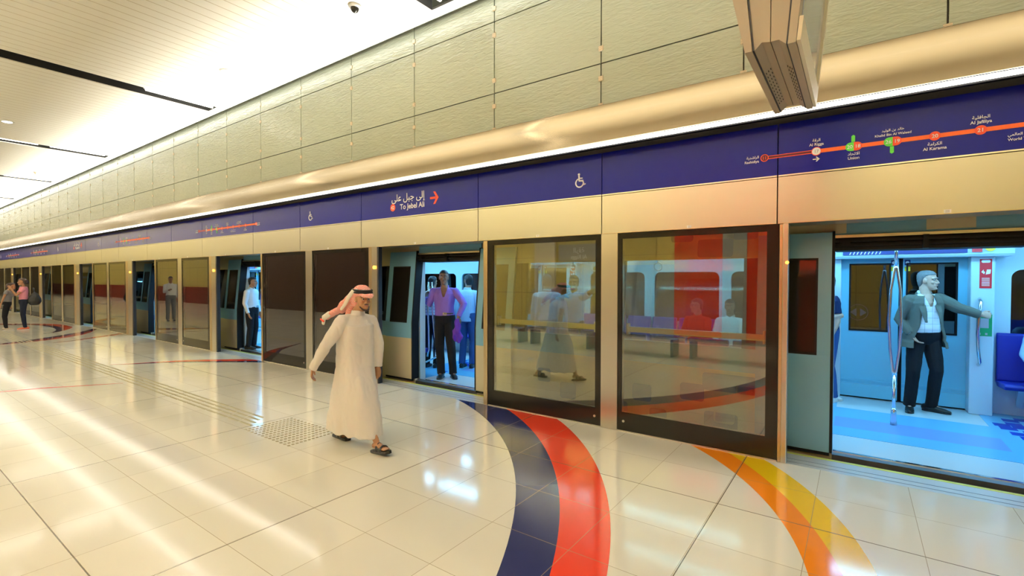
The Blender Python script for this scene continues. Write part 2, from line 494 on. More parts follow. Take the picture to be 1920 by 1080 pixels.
# tactile paving
tp = empty('tactile_paving', (-5.1, 2.87, 0), 'raised steel tactile guide path of four dashed bars ending in a square of studs', 'tactile paving')
mb = MB()
for i in range(13):
    for j in range(13):
        x = -5.50+.068*i+ .022; y = 2.60+.0415*j
        x = -5.50+ i*.0735; y = 2.605 + j*.0445
        mb.tube([(x-5.1*0, y, .0), (x, y, .0035), (x, y, .005)], [.0155, .014, .009], n=10)
mb2 = MB(); mb2.v = [(v[0]+5.1, v[1]-2.87, v[2]) for v in mb.v]; mb2.f = mb.f; mb2.sm = mb.sm
tag(mb2.build('stud_field', M['tactile'], tp, fix=False), kind='stuff')
rows = (2.715, 2.795, 2.875, 2.955)
for r_, y in enumerate(rows):
    mb = MB(); x = -5.60-.07*r_
    while x > -30:
        mb.add([(x-.26+5.1, y-.0165-2.87, .0005), (x+5.1, y-.0165-2.87, .0005), (x+5.1, y+.0165-2.87, .0005), (x-.26+5.1, y+.0165-2.87, .0005),
                (x-.255+5.1, y-.012-2.87, .005), (x-.005+5.1, y-.012-2.87, .005), (x-.005+5.1, y+.012-2.87, .005), (x-.255+5.1, y+.012-2.87, .005)],
               [(4, 5, 6, 7), (0, 1, 5, 4), (1, 2, 6, 5), (2, 3, 7, 6), (3, 0, 4, 7)])
        x -= .29
    mb.build('guide_bar_row', M['tactile'], tp, fix=False)

# glass wall above the canopy
wall = MB().box(XL, XR, WALLY+.03, WALLY+.15, 2.2, 7.0).build('wall_platform_edge', M['wall_backing']); tag(wall, kind='structure')
seams = [3.5, 2.03, 0.556, -.898, -2.376, -3.9, -5.411, -6.927, -8.445, -9.919, -11.397, -12.86, -14.302, -15.737, -17.16, -18.578, -20.01, -21.371, -22.744, -24.185, -25.457, -26.837, -28.193, -29.483, -30.756, -32.12]
while seams[-1] > -78: seams.append(seams[-1]-1.38)
zr = [3.5, 4.115, 5.05, 6.1]
g = .007
for i in range(len(seams)-1):
    for j in range(3):
        if i < 26:
            MB().box(seams[i+1]+g, seams[i]-g, WALLY, WALLY+.02, zr[j]+g, zr[j+1]-g).build('glass_panel', M['wallglass'], wall)
mb = MB()
for i in range(26, len(seams)-1):
    for j in range(3): mb.box(seams[i+1]+g, seams[i]-g, WALLY, WALLY+.02, zr[j]+g, zr[j+1]-g)
tag(mb.build('far_glass_panels', M['wallglass'], wall), kind='stuff')
first = None
for i, x in enumerate(seams[1:17]):
    for z in (3.64, 3.946, 4.284, 4.874, 5.22):
        if first is None:
            mb = MB().box(-.028, .028, -.012, .02, -.028, .028)
            first = mb.build('panel_clip', M['clip'], wall, bevel=.003); o = first
        else:
            o = first.copy(); COL.objects.link(o)
        o.location = (x, WALLY, z)
mb = MB()
for x in seams[17:40]:
    for z in (3.64, 3.946, 4.284, 4.874, 5.22): mb.box(x-.028, x+.028, WALLY-.012, WALLY+.02, z-.028, z+.028)
tag(mb.build('far_panel_clips', M['clip'], wall), kind='stuff')

# ceiling slabs between cross slots
ce = empty('ceiling', (0, 0, CEIL)); tag(ce, kind='structure')
slots = [8.73, 2.18, -4.37, -10.95, -17.75, -24.0, -30.5, -37, -43.5, -50, -56.5, -63, -69.5]
SW = .215
edges = [XR]+[v for s_ in slots if s_ < XR for v in (s_+SW, s_-SW)]+[XL]
for k in range(0, len(edges), 2):
    o = MB().box(edges[k+1], edges[k], YB, 4.67, 0, .014).build('ceiling_slab', M['ceiling'], ce)
MB().box(XL, XR, YB, 4.4, .9, .95).build('ceiling_void', M['void'], ce)
MB().box(XL, XR, 4.4, WALLY+.1, .9, .95).build('cove_top', M['white_metal'], ce)
mb = MB()
for s_ in slots:
    if s_ < XR:
        mb.box(s_+SW, s_+SW+.02, YB, 4.6, .014, .3); mb.box(s_-SW-.02, s_-SW, YB, 4.6, .014, .3)
mb.build('slot_side', M['void'], ce)
MB().box(-11.3, -10.5, .2, .5, .45, .75).box(-11.1, -10.6, 2.0, 3.1, .5, .8).build('air_duct', M['duct'], ce)
mb = MB()
for y in (1.0, 1.45, 2.4, 2.9, 3.2):
    mb.tube([(-10.95, y, .1), (-10.9, y+.03, .9)], .006, n=6)
mb.tube([(-11.05, 3.1, .12), (-11.05, 3.9, .12)], .012, n=6); mb.tube([(-10.85, 3.1, .12), (-10.85, 3.9, .12)], .012, n=6)
mb.build('hanger_rod', M['duct'], ce)

k_ = 0
ords = ['nearest the camera', 'second', 'third', 'fourth', 'fifth', 'sixth', 'seventh', 'eighth', 'ninth', 'tenth', 'eleventh', 'twelfth', 'thirteenth']
tube_proto = None
def lamp_at(x, y):
    global tube_proto, k_
    if tube_proto is None:
        t = empty('tube_lamp', (x, y, CEIL+.05), 'white fluorescent tube lamp in a slot across the ceiling', 'lamp', 'fluorescent tube lamps in the ceiling slots')
        MB().box(-.05, .05, -.6, .6, .02, .06).build('lamp_body', M['white_metal'], t)
        MB().tube([(0, -.58, 0), (0, .58, 0)], .026, n=10).build('tube', M['tube'], t)
        tube_proto = t
    else:
        t = copy_tree(tube_proto); t.location = (x, y, CEIL+.05)
    return t
for s_ in slots:
    if s_ > XR or s_ < -60: continue
    ys = [3.95, 2.55, 1.15, -.25, -1.65, -3.05]
    if s_ == -10.95: ys = [4.0, -.9, -2.3]
    for y in ys: lamp_at(s_, y)

cv = empty('cove_light', (0, 4.86, 5.32), 'continuous white light trough between ceiling edge and green glass wall', 'lamp')
MB().box(-70, 4.9, -.09, .09, .03, .06).build('trough', M['white_metal'], cv)
MB().box(-70, 4.9, -.03, .03, 0, .03).build('tube', M['cove'], cv)

# walls behind the camera and at the ends
wb = MB().box(XL, XR, YB-.15, YB, -.1, 6.2).build('wall_back', M['yellow_wall']); tag(wb, kind='structure')
MB().box(XL, -28.6, YB, YB+.03, 0, 1.1).build('dark_red_wainscot', M['red_panel'], wb)
MB().box(-9.0, -8.2, YB, YB+.10, 0, 4.2).build('cream_pier', M['wall_cream'], wb)
MB().box(-13.5, -11.2, YB, YB+.08, 0, 2.5).build('brown_door_panel', M['brown'], wb)
MB().box(-28.5, -14.5, YB, YB+.05, 0, 4.3).build('brown_panel', M['brown'], wb)
MB().box(-4.25, -2.95, YB, YB+.06, .1, 4.3).box(-2.35, -.6, YB, YB+.06, .1, 4.3).build('red_board', M['red_board'], wb)
MB().box(-2.95, -2.35, YB, YB+.09, 0, 4.3).build('grey_pier', M['grey_wall'], wb)
MB().box(-6.3, -4.25, YB, YB+.05, 0, 2.1).build('grey_panel', M['grey_wall'], wb)
MB().prism_x([(YB, 3.60), (YB+.28, 3.68), (YB+.28, 3.80), (YB+.26, 3.80), (YB+.26, 3.70), (YB, 3.64)], XL, XR).build('fill_lamp_tray', M['white_metal'], wb)  # unseen tray, added to house the upward fill lamps
wl = MB().box(XL-.2, XL, YB, 9.8, -1.3, 6.2).build('wall_left', M['wall_cream']); tag(wl, kind='structure')
wr = MB().box(XR, XR+.2, YB, 9.8, -1.3, 6.2).build('wall_right', M['wall_cream']); tag(wr, kind='structure')

# ---------------------------------------------------------------- lettering
FORMS = {'ا': (0xFE8D, 0xFE8E), 'إ': (0xFE87, 0xFE88), 'ب': (0xFE8F, 0xFE90, 0xFE91, 0xFE92), 'ة': (0xFE93, 0xFE94), 'ت': (0xFE95, 0xFE96, 0xFE97, 0xFE98),
 'ج': (0xFE9D, 0xFE9E, 0xFE9F, 0xFEA0), 'ح': (0xFEA1, 0xFEA2, 0xFEA3, 0xFEA4), 'خ': (0xFEA5, 0xFEA6, 0xFEA7, 0xFEA8), 'د': (0xFEA9, 0xFEAA), 'ر': (0xFEAD, 0xFEAE),
 'ز': (0xFEAF, 0xFEB0), 'س': (0xFEB1, 0xFEB2, 0xFEB3, 0xFEB4), 'ش': (0xFEB5, 0xFEB6, 0xFEB7, 0xFEB8), 'ع': (0xFEC9, 0xFECA, 0xFECB, 0xFECC), 'ف': (0xFED1, 0xFED2, 0xFED3, 0xFED4),
 'ق': (0xFED5, 0xFED6, 0xFED7, 0xFED8), 'ك': (0xFED9, 0xFEDA, 0xFEDB, 0xFEDC), 'ل': (0xFEDD, 0xFEDE, 0xFEDF, 0xFEE0), 'م': (0xFEE1, 0xFEE2, 0xFEE3, 0xFEE4), 'ن': (0xFEE5, 0xFEE6, 0xFEE7, 0xFEE8),
 'ه': (0xFEE9, 0xFEEA, 0xFEEB, 0xFEEC), 'و': (0xFEED, 0xFEEE), 'ى': (0xFEEF, 0xFEF0), 'ي': (0xFEF1, 0xFEF2, 0xFEF3, 0xFEF4), '\u0001': (0xFEFB, 0xFEFC)}
def arabic(t):
    t = t.replace('لا', '\u0001'); out = []
    for i, ch in enumerate(t):
        if ch not in FORMS: out.append(ch); continue
        prev = i > 0 and t[i-1] in FORMS and len(FORMS[t[i-1]]) == 4
        nxt = i < len(t)-1 and t[i+1] in FORMS and len(FORMS[ch]) == 4
        k = (3 if nxt else 1) if prev else (2 if nxt else 0)
        out.append(chr(FORMS[ch][k]))
    return ''.join(out[::-1])

def text_geo(mb, body, size, x, z, y, align='CENTER', bold=.012, flip=1):
    """adds lettering facing -y to a mesh builder"""
    c = bpy.data.curves.new('lettering', 'FONT'); c.body = body; c.size = size; c.align_x = align
    c.extrude = .0006; c.offset = bold*size; c.resolution_u = 3
    o = bpy.data.objects.new('lettering', c); COL.objects.link(o)
    dg = bpy.context.evaluated_depsgraph_get(); me = o.evaluated_get(dg).to_mesh()
    vs = [(x+flip*v.co.x, y-flip*v.co.z, z+v.co.y) for v in me.vertices]
    fs = [tuple(p.vertices) for p in me.polygons]
    mb.add(vs, fs)
    o.evaluated_get(dg).to_mesh_clear()
    bpy.data.objects.remove(o); bpy.data.curves.remove(c)
# ================================================================ PLATFORM SCREEN
PY = 5.0
HB, HT = 2.185, 2.615        # header bottom and top
BT = 3.09                    # top of blue band
def ordinal(i):
    return ['first', 'second', 'third', 'fourth', 'fifth', 'sixth', 'seventh', 'eighth', 'ninth', 'tenth', 'eleventh', 'twelfth', 'thirteenth'][i]

pane_cache = {}
def pane(x0, x1, gold_side, bolt_side, label, blind=False):
    """glass door leaf: x0 < x1; gold_side 'L', 'R' or None"""
    t = empty('screen_door_pane', (x0, PY, 0), label, 'glass door pane', 'glass panes of the platform screen')
    W_ = x1-x0; H = HB-.005
    a = .105 if W_ > 1.3 else .08
    L_, R_ = (.09, .07) if bolt_side == 'R' else (.05, .10)
    zb, zt = .21, H-.06
    fr = MB()
    fr.box(0, L_, 0, .025, .012, H).box(W_-R_, W_, 0, .025, .012, H).box(L_, W_-R_, 0, .025, .012, zb).box(L_, W_-R_, 0, .025, zt, H)
    fr.build('black_border', M['black_gloss'], t)
    MB().box(L_, W_-R_, .006, .016, zb, zt).build('glass', M['glass'], t)
    b = MB().box(L_+.05, W_-R_-.02, .05, .085, 1.095, 1.155).build('push_bar', M['steel'], t, bevel=.004)
    MB().box(L_+.045, L_+.065, .03, .09, 1.07, 1.19).box(W_-R_-.03, W_-R_-.015, .03, .09, 1.07, 1.19).build('bar_bracket', M['steel'], b)
    MB().box(L_+.0, L_+.004, .016, .06, zb, zt).box(L_, W_-R_, .016, .06, zb-.004, zb).build('inner_frame', M['steel'], t)
    MB().box(0, W_, -.004, .03, 0, .012).build('bottom_rail', M['steel'], t)
    xb = W_-.075 if bolt_side == 'R' else .075
    MB().disc_y(xb, .115, .014, -.006, 0, 16).build('bolt', M['steel'], t)
    if gold_side == 'L': MB().box(-.075, -.045, -.005, .06, 0, H).box(-.04, -.003, -.012, .05, 0, H).build('edge_profile', M['gold'], t, bevel=.004)
    if gold_side == 'R': MB().box(W_+.003, W_+.03, -.005, .06, 0, H).build('edge_profile', M['gold'], t, bevel=.004)
    return t

def post(x0, x1, label):
    t = MB().box(0, x1-x0, -.004, .10, 0, HB).build('steel_post', M['steel_v'], bevel=.004)
    t.location = (x0, PY, 0)
    tag(t, label, 'post', 'steel posts of the platform screen'); return t

def pillar(x0, x1, label):
    """wide pier at the left end of each glass bay: bronze edge, grey steel face, black seal and an amber lamp"""
    t = empty('screen_pillar', (x0, PY, 0), label, 'pillar', 'piers of the platform screen'); W_ = x1-x0
    MB().box(0, W_*.30, -.006, .07, 0, HB).build('bronze_edge', M['gold'], t, bevel=.003)
    MB().box(W_*.30, W_*.86, -.002, .07, 0, HB).build('face_plate', M['steel_v'], t)
    MB().box(W_*.86, W_, 0, .07, 0, HB).build('rubber_seal', M['black'], t)
    MB().disc_y(W_*.62, 1.86, .026, -.022, -.002, 16).build('door_lamp', M['amber'], t)
    return t

# bays: (opening_left, opening_right, paneR0..R1, post0, post1, paneL0..L1, pillar0, pillar1) going left
bays = [
 dict(a=(-2.141, -.575), p=(-2.339, -2.141), b=(-3.966, -2.339), open=(-6.189, -4.06)),
 dict(pil=(-6.428, -6.189), a=(-8.04, -6.428), p=(-8.246, -8.04), b=(-9.79, -8.246), open=(-11.83, -9.85)),
 dict(pil=(-12.21, -11.83), a=(-13.765, -12.21), p=(-13.994, -13.765), b=(-15.45, -13.994), open=(-17.19, -15.5)),
 dict(pil=(-17.8, -17.19), a=(-19.37, -17.8), p=(-19.55, -19.37), b=(-21.0, -19.55), open=(-22.49, -21.03)),
 dict(pil=(-23.24, -22.49), a=(-24.775, -23.24), p=(-24.988, -24.775), b=(-26.42, -24.988), open=(-27.98, -26.46)),
]
x = -27.98
for k in range(7):
    bays.append(dict(pil=(x-.6, x), a=(x-2.15, x-.6), p=(x-2.35, x-2.15), b=(x-3.9, x-2.35), open=(x-5.75, x-3.95))); x -= 5.75
for i, b in enumerate(bays):
    if i == 0:
        wa, wbk = 'beside the open doorway nearest the camera', 'beside the doorway of the man in the purple shirt'
    else:
        wa = 'right of the post in the %s glass bay from the camera' % ordinal(i); wbk = 'left of the post in the %s glass bay from the camera' % ordinal(i)
    pane(b['a'][0], b['a'][1], 'R' if i == 0 else None, 'L', 'dark-bordered glass door pane '+wa)
    pane(b['b'][0], b['b'][1], 'L', 'R', 'dark-bordered glass door pane '+wbk)
    post(b['p'][0], b['p'][1], ('wide brushed steel post between the two largest glass panes' if i == 0 else 'brushed steel post in the middle of the %s glass bay from the camera' % ordinal(i)))
    if 'pil' in b:
        pillar(*b['pil'], label='steel pier with amber lamp right of the %s glass bay from the camera' % ordinal(i))
# right-hand jamb of the near bay
t = empty('screen_pillar', (-.545, PY, 0), 'slim bright steel jamb left of the nearest open doorway', 'pillar', 'piers of the platform screen')
MB().box(0, .045, -.012, .08, 0, HB).build('face_plate', M['steel_v'], t, bevel=.006)
MB().disc_y(.037, 1.83, .014, -.03, -.012, 12).build('door_lamp', M['amber'], t)

# header boxes and blue sign panels
seam = [4.6, 2.9, -.594, -2.336, -4.135, -6.615, -8.422, -10.164, -12.566, -14.371, -16.054, -18.402, -20.054, -21.807, -24.2, -25.618, -27.299, -30.0, -31.6, -33.3, -35.8, -37.4, -39.1, -41.5, -43.2, -44.9, -47.3, -49, -50.7, -53, -55, -57]
contents = {2: 'with the route map through Union station', 3: 'blank, right of the wheelchair sign', 4: 'with the wheelchair sign over the large glass pane', 5: 'reading To Jebel Ali with an orange arrow',
            6: 'with the small wheelchair sign left of the To Jebel Ali sign', 7: 'blank, between the small wheelchair sign and the second route map', 8: 'with the second route map from the camera'}
sign_panels = []
for i in range(len(seam)-1):
    x1, x0 = seam[i]-.005, seam[i+1]+.005
    if i < 16:
        lab = contents.get(i+1, None)
        lab_ = 'deep blue sign panel '+(contents[i+1] if (i+1) in contents else 'which is %s left of the second route map' % ordinal(i-8) if i >= 8 else 'right end of the band, at the picture edge')
        if i == 0: lab_ = 'deep blue sign panel at the far right, beyond the picture edge'
        if i == 1: lab_ = 'deep blue sign panel with the route map through Union station'
        if i == 2: lab_ = 'blank deep blue sign panel with Rashidiya at its right end'
        if i == 3: lab_ = 'deep blue sign panel with the large wheelchair sign'
        if i == 4: lab_ = 'deep blue sign panel reading To Jebel Ali above the purple-shirted man'
        if i == 5: lab_ = 'deep blue sign panel with the wheelchair sign left of To Jebel Ali'
        if i == 6: lab_ = 'plain deep blue sign panel right of the second route map'
        if i == 7: lab_ = 'deep blue sign panel with the second route map from the camera'
    else:
        lab_ = 'distant deep blue sign panel, %s beyond the far end of the lettered ones' % ordinal((i-16) % 13) + ''
    s_ = empty('sign_panel', (x0, PY, HT), lab_, 'sign', 'blue sign panels above the platform screen')
    MB().box(0, x1-x0, 0, .12, .012, BT-HT).build('blue_plate', M['blue_sign'], s_)
    MB().box(0, x1-x0, -.004, .02, 0, .012).build('bottom_trim', M['steel'], s_)
    sign_panels.append(s_)
    if i > 28: lab_ = 'deep blue sign panel at the vanishing end, %s from the last one' % ordinal(31-i)
    h = empty('header_panel', (x0, PY, HB), lab_.replace('deep blue sign panel', 'cream steel panel below the blue one').replace('blank ', '').replace('plain ', '').replace('distant ', ''), 'metal panel', 'cream header panels of the platform screen')
    MB().box(0, x1-x0, 0, .02, .006, HT-HB-.006).build('cover_plate', M['header'], h)
    MB().box(0, x1-x0, -.006, .32, 0, .006).build('bottom_lip', M['gold'], h)
    xs_ = {1: .569, 2: -1.377, 3: -3.188, 4: -5.352, 5: -7.543, 6: -9.3, 7: -11.4, 8: -13.4, 9: -15.2}.get(i, (x0+x1)/2)
    lb = MB().box(xs_-x0-.022, xs_-x0+.022, -.002, 0, .008, .036).build('white_label', M['white_ink'], h)
    MB().box(xs_-x0-.012, xs_-x0+.012, -.003, -.0021, .026, .030).box(xs_-x0-.012, xs_-x0+.012, -.003, -.0021, .015, .019).build('print', M['grey_ink'], lb)

# light canopy
cn = empty('light_canopy', (0, 4.75, 3.09), 'curved bronze steel canopy above the blue signs with a bright lower light strip', 'canopy')
prof = [(.185, .515), (.17, .505), (.16, .44), (.10, .36), (.05, .26), (.02, .16), (.004, .06), (.0, .052), (.012, .052), (.03, .16), (.06, .255), (.11, .35), (.155, .42), (.185, .46)]
MB().prism_x(prof, -75, 4.9, smooth=False).build('hood', M['hood'], cn)
for o in (cn.children[0],):
    for p in o.data.polygons: p.use_smooth = len(p.vertices) == 4
    es = o.modifiers.new('edge', 'EDGE_SPLIT'); es.split_angle = R(35)
MB().box(-75, 4.9, .002, .03, .014, .042).build('light_strip', M['strip'], cn)
MB().box(-75, 4.9, .03, .25, .050, .060).box(-75, 4.9, .03, .036, .0, .05).build('underside', M['t_black'], cn)
MB().box(-75, 4.9, -.004, .001, .05, .056).box(-75, 4.9, .008, .013, .082, .085).build('trim_line', M['steel'], cn)

def parent_at(obj_mb, name, m, panel):
    """lettering built in world coordinates, parented to its panel"""
    o = obj_mb.build(name, m, panel, fix=False)
    o.location = -Vector(panel.location)
    return o

# route map
def route_map(x0, panel_line, full=True):
    y = PY-.0025; z = 2.800
    st = [0, .406, .673, .931, 1.190, 1.450, 1.71, 1.98, 2.25, 2.70]
    X_ = [x0+s for s in st]
    w = MB(); r_ = MB(); og = MB(); gr = MB(); dk = MB(); gy = MB()
    dk.box(X_[0], X_[1], y+.0005, PY, z-.012, z+.012)
    r_.box(X_[0], X_[1], y, PY, z+.009, z+.015).box(X_[0], X_[1], y, PY, z-.015, z-.009)
    og.box(X_[1], X_[9], y, PY, z-.0165, z+.0165)
    yt = y-.004
    def ring(mbx, cx, rr, ya): mbx.disc_y(cx, z, rr, ya, PY, 28)
    ring(r_, X_[0], .034, y-.001); ring(dk, X_[0], .027, y-.0016)
    text_geo(r_, '11', .040, X_[0], z-.014, y-.0022)
    ring(r_, X_[1], .037, y-.001); ring(w, X_[1], .032, y-.0016); text_geo(gy, '17', .036, X_[1], z-.013, y-.0022)
    for k, (ga, ra, up) in {2: ('20', '18', 1), 3: ('26', '19', -1)}.items():
        c = X_[k]; rr = .036
        gr.prism_y([(c, z-rr), (c, z+rr)]+[(c-.022+rr*math.cos(R(a)), z+rr*math.sin(R(a))) for a in range(90, 271, 15)], y-.0016, PY)
        r_.prism_y([(c, z+rr), (c, z-rr)]+[(c+.022+rr*math.cos(R(a)), z+rr*math.sin(R(a))) for a in range(-90, 91, 15)], y-.0016, PY)
        text_geo(w, ga, .040, c-.027, z-.014, y-.0028); text_geo(w, ra, .040, c+.027, z-.014, y-.0028)
        cg = c-.004
        if up > 0: gr.prism_y([(cg-.013, z+rr+.003), (cg+.013, z+rr+.003), (cg+.013, z+.088), (cg, z+.098), (cg-.013, z+.088)], y-.001, PY)
        else: gr.prism_y([(cg-.013, z-rr-.003), (cg+.013, z-rr-.003), (cg+.013, z-.088), (cg, z-.098), (cg-.013, z-.088)], y-.001, PY)
    for k, nme in {4: '20', 5: '21', 6: '22', 7: '23', 8: '24', 9: '42'}.items():
        ring(r_, X_[k], .035, y-.001); text_geo(w, nme, .040, X_[k], z-.014, y-.0022)
    s = .033
    text_geo(w, arabic('الراشدية'), s, X_[0]-.045, z+.004, yt, 'RIGHT'); text_geo(w, 'Rashidiya', s, X_[0]-.045, z-.035, yt, 'RIGHT')
    names = {1: ('الرقة', 'Al Rigga', 1), 2: ('الاتحاد', 'Union', -1), 3: ('خالد بن الوليد', 'Khalid Bin Al Waleed', 1), 4: ('الكرامة', 'Al Karama', -1), 5: ('الجافلية', 'Al Jafiliya', 1),
             6: ('المركز التجاري العالمي', 'World Trade Centre', -1), 7: ('المركز المالي', 'Financial Centre', 1), 8: ('دبي مول', 'Mall', -1)}
    for k, (a_, e_, up) in names.items():
        s2 = s*.82 if k in (3, 6) else s
        if k == 8: a_, e_ = 'البرشاء', 'Al Barsha'
        a_ = a_.replace('ء', '')
        if up > 0:
            text_geo(w, arabic(a_), s2, X_[k], z+.085, yt); text_geo(w, e_, s2, X_[k], z+.049, yt)
        else:
            text_geo(w, arabic(a_), s2, X_[k], z-.072, yt); text_geo(w, e_, s2, X_[k], z-.108, yt)
    text_geo(w, arabic('جبل علي'), s, X_[9]+.045, z+.004, yt, 'LEFT'); text_geo(w, 'Jebel Ali', s, X_[9]+.045, z-.035, yt, 'LEFT')
    # small arrow under Al Rigga
    c = X_[1]; az = z-.068
    w.prism_y([(c-.026, az-.004), (c+.018, az-.004), (c+.018, az+.004), (c-.026, az+.004)], y-.001, PY)
    w.prism_y([(c+.004, az+.022), (c+.026, az), (c+.004, az-.022), (c-.004, az-.018), (c+.013, az), (c-.004, az+.018)], y-.001, PY)
    outs = []
    for mbx, nme, m in ((w, 'white_lettering', 'white_ink'), (r_, 'red_line', 'red_ink'), (og, 'orange_line', 'orange_ink'), (gr, 'green_marker', 'green_ink'), (dk, 'dark_fill', 'dkred_ink'), (gy, 'grey_numeral', 'grey_ink')):
        outs.append(parent_at(mbx, nme, M[m], panel_line))
    return outs

def panel_of(x):
    for s_, i in zip(sign_panels, range(99)):
        if seam[i+1] <= x <= seam[i]: return s_, i
p0, _ = panel_of(.2)
proto_map = route_map(-.703, p0)
for xm in (-12.73, -18.6, -29.8, -35.2, -47.0):
    pn, _ = panel_of(xm+1.2)
    for o in proto_map:
        c = o.copy(); COL.objects.link(c); c.parent = pn
        c.location = Vector((xm+.703, 0, 0))-Vector(pn.location)

def wheelchair(xc, zc, h, panel):
    """seated figure in a wheel, facing right"""
    mb = MB(); y0, y1 = PY-.003, PY
    s = h/1.0
    def P(a, b): return (xc+a*s, zc+b*s)
    mb.disc_y(xc-.08*s, zc+.42*s, .085*s, y0, y1, 16)
    def bar(a, b, wd):
        ax_, az_ = a; bx_, bz_ = b; dx, dz = bx_-ax_, bz_-az_; l = math.hypot(dx, dz); nx, nz = -dz/l*wd/2, dx/l*wd/2
        mb.prism_y([P(ax_+nx, az_+nz), P(bx_+nx, bz_+nz), P(bx_-nx, bz_-nz), P(ax_-nx, az_-nz)], y0, y1)
    bar((-.08, .33), (-.06, -.02), .12); bar((-.07, .16), (.20, .14), .075); bar((-.09, -.02), (.24, -.04), .11); bar((.20, 0), (.33, -.34), .09); bar((.28, -.33), (.44, -.27), .07)
    for k in range(26):
        a0, a1 = R(110+k*9.6), R(110+(k+1)*9.6); ro, ri = .34, .25; cx, cz = -.03, -.17
        mb.prism_y([P(cx+ro*math.cos(a0), cz+ro*math.sin(a0)), P(cx+ro*math.cos(a1), cz+ro*math.sin(a1)), P(cx+ri*math.cos(a1), cz+ri*math.sin(a1)), P(cx+ri*math.cos(a0), cz+ri*math.sin(a0))], y0, y1)
    parent_at(mb, 'wheelchair_symbol', M['white_ink'], panel)
for xw in (-2.61, -8.075, -20.35, -25.4, -36.8):
    pn, _ = panel_of(xw); wheelchair(xw, 2.817, .165, pn)

def to_sign(xo, pn):
    w = MB(); r_ = MB(); y = PY-.003
    text_geo(w, arabic('إلى جبل علي'), .145, xo-5.146, 2.865, y, 'RIGHT', bold=.012)
    text_geo(w, 'To Jebel Ali', .112, xo-5.146, 2.735, y, 'RIGHT', bold=.014)
    r_.disc_y(xo-5.84, 2.775, .056, y-.001, PY, 28)
    text_geo(w, '42', .075, xo-5.84, 2.75, y-.0025)
    zc = 2.845
    r_.prism_y([(xo-5.035, zc-.016), (xo-4.92, zc-.016), (xo-4.92, zc+.016), (xo-5.035, zc+.016)], y, PY)
    r_.prism_y([(xo-4.97, zc+.09), (xo-4.93, zc+.09), (xo-4.865, zc), (xo-4.93, zc-.09), (xo-4.97, zc-.09), (xo-4.91, zc)], y-.0005, PY)
    parent_at(w, 'white_lettering', M['white_ink'], pn); parent_at(r_, 'orange_arrow', M['red_ink'], pn)
to_sign(0, panel_of(-5.4)[0]); to_sign(-17.35, panel_of(-23.0)[0])
# ================================================================ TRAIN
TY0, TY1 = 5.50, 8.45        # near and far skins
tr = empty('metro_train', (0, 6.95, 0), 'blue-grey and cream metro train standing with its doors open behind the platform screen', 'train')
def tp_(mb, name, m, parent=None, **k):
    """train part built in world coordinates"""
    o = mb.build(name, M[m] if isinstance(m, str) else m, parent or tr, **k)
    if parent is None: o.location = (0, -6.95, 0)
    return o
opens = [-.17, -5.90, -11.85, -17.45, -23.2]
while opens[-1] > -62: opens.append(opens[-1]-5.75)
OW = 1.33; OT = 1.955
op = [(5.58, 5.58+OW)]+[(x, x+OW) for x in opens]

def skin(y, z):   # near side leans inwards above the waist
    return y+max(0, z-.95)*.10
def skin_box(mb, x0, x1, y0, y1, z0, z1):
    zs = [z0]+([.95] if z0 < .95 < z1 else [])+[z1]
    prof = [(skin(y0, z), z) for z in zs]+[(skin(y1, z), z) for z in zs[::-1]]
    return mb.prism_x(prof, x0, x1)

lower, blue, black, upper, head_b, head_c = MB(), MB(), MB(), MB(), MB(), MB()
wins = []
for i in range(len(op)-1):
    xr = op[i][0]; xl = op[i+1][1]
    skin_box(lower, xl, xr, TY0, TY0+.06, -.5, .70)
    skin_box(blue, xl, xr, TY0, TY0+.06, .70, .95)
    # window between the retracted leaves
    wl_, wr_ = xl+.85, xr-.80
    skin_box(black, xl, wl_, TY0, TY0+.06, .95, 1.90); skin_box(black, wr_, xr, TY0, TY0+.06, .95, 1.90)
    mid = (wl_+wr_)/2
    skin_box(black, mid-.05, mid+.05, TY0, TY0+.06, .95, 1.90)
    wins.append((wl_, mid-.05)); wins.append((mid+.05, wr_))
    skin_box(upper, xl, xr, TY0, TY0+.06, 1.90, 2.30)
for (a, b) in op:
    skin_box(lower, a, b, TY0, TY0+.06, -.5, -.06)
skin_box(head_b, XL+1, 4.9, TY0, TY0+.06, 2.30, 2.75)
skin_box(head_b, 5, 5, TY0, TY0+.06, 2.30, 2.75) if False else None
tp_(lower, 'lower_skirt', 't_cream'); tp_(blue, 'waist_band', 't_blue'); tp_(black, 'window_band', 't_black'); tp_(upper, 'cornice_panel', 't_cream'); tp_(head_b, 'roof_edge', 't_blue')
for a, b in wins:
    if a < -50: continue
    mb = MB(); skin_box(mb, a, b, TY0+.01, TY0+.02, .95, 1.90); tp_(mb, 'window_glass', 'train_glass')
# rounded livery squares near the first door
mb = MB()
def liv(x0, x1, z0, z1, r=.035): mb.prism_y(rounded(x0, x1, z0, z1, r), TY0-.003, TY0)
liv(-2.16, -1.93, .24, .44); liv(-2.45, -2.22, .02, .2); liv(-1.95, -1.75, .02, .18); liv(-1.36, -.82, .47, .66); liv(-1.60, -1.34, .33, .52); liv(-1.34, -1.0, .03, .24)
liv(-3.15, -2.92, .12, .33); liv(-3.5, -3.3, .3, .48)
tp_(mb, 'grey_livery_square', 't_grey')
mb = MB(); liv(-1.24, -1.03, .13, .33); liv(-1.02, -.82, .38, .56); tp_(mb, 'cream_livery_square', 't_cream')
mb = MB()
for (a, b, c, d) in ((-1.45, -1.08, 1.92, 2.12), (-1.75, -1.5, 2.10, 2.24), (-1.08, -.84, 2.10, 2.24)):
    pr = rounded(a, b, c, d, .035); n = len(pr)
    vs = [(x, skin(TY0, z)-.003, z) for x, z in pr]; mb.add(vs, [tuple(range(n))])
tp_(mb, 'grey_livery_square', 't_grey', fix=False)
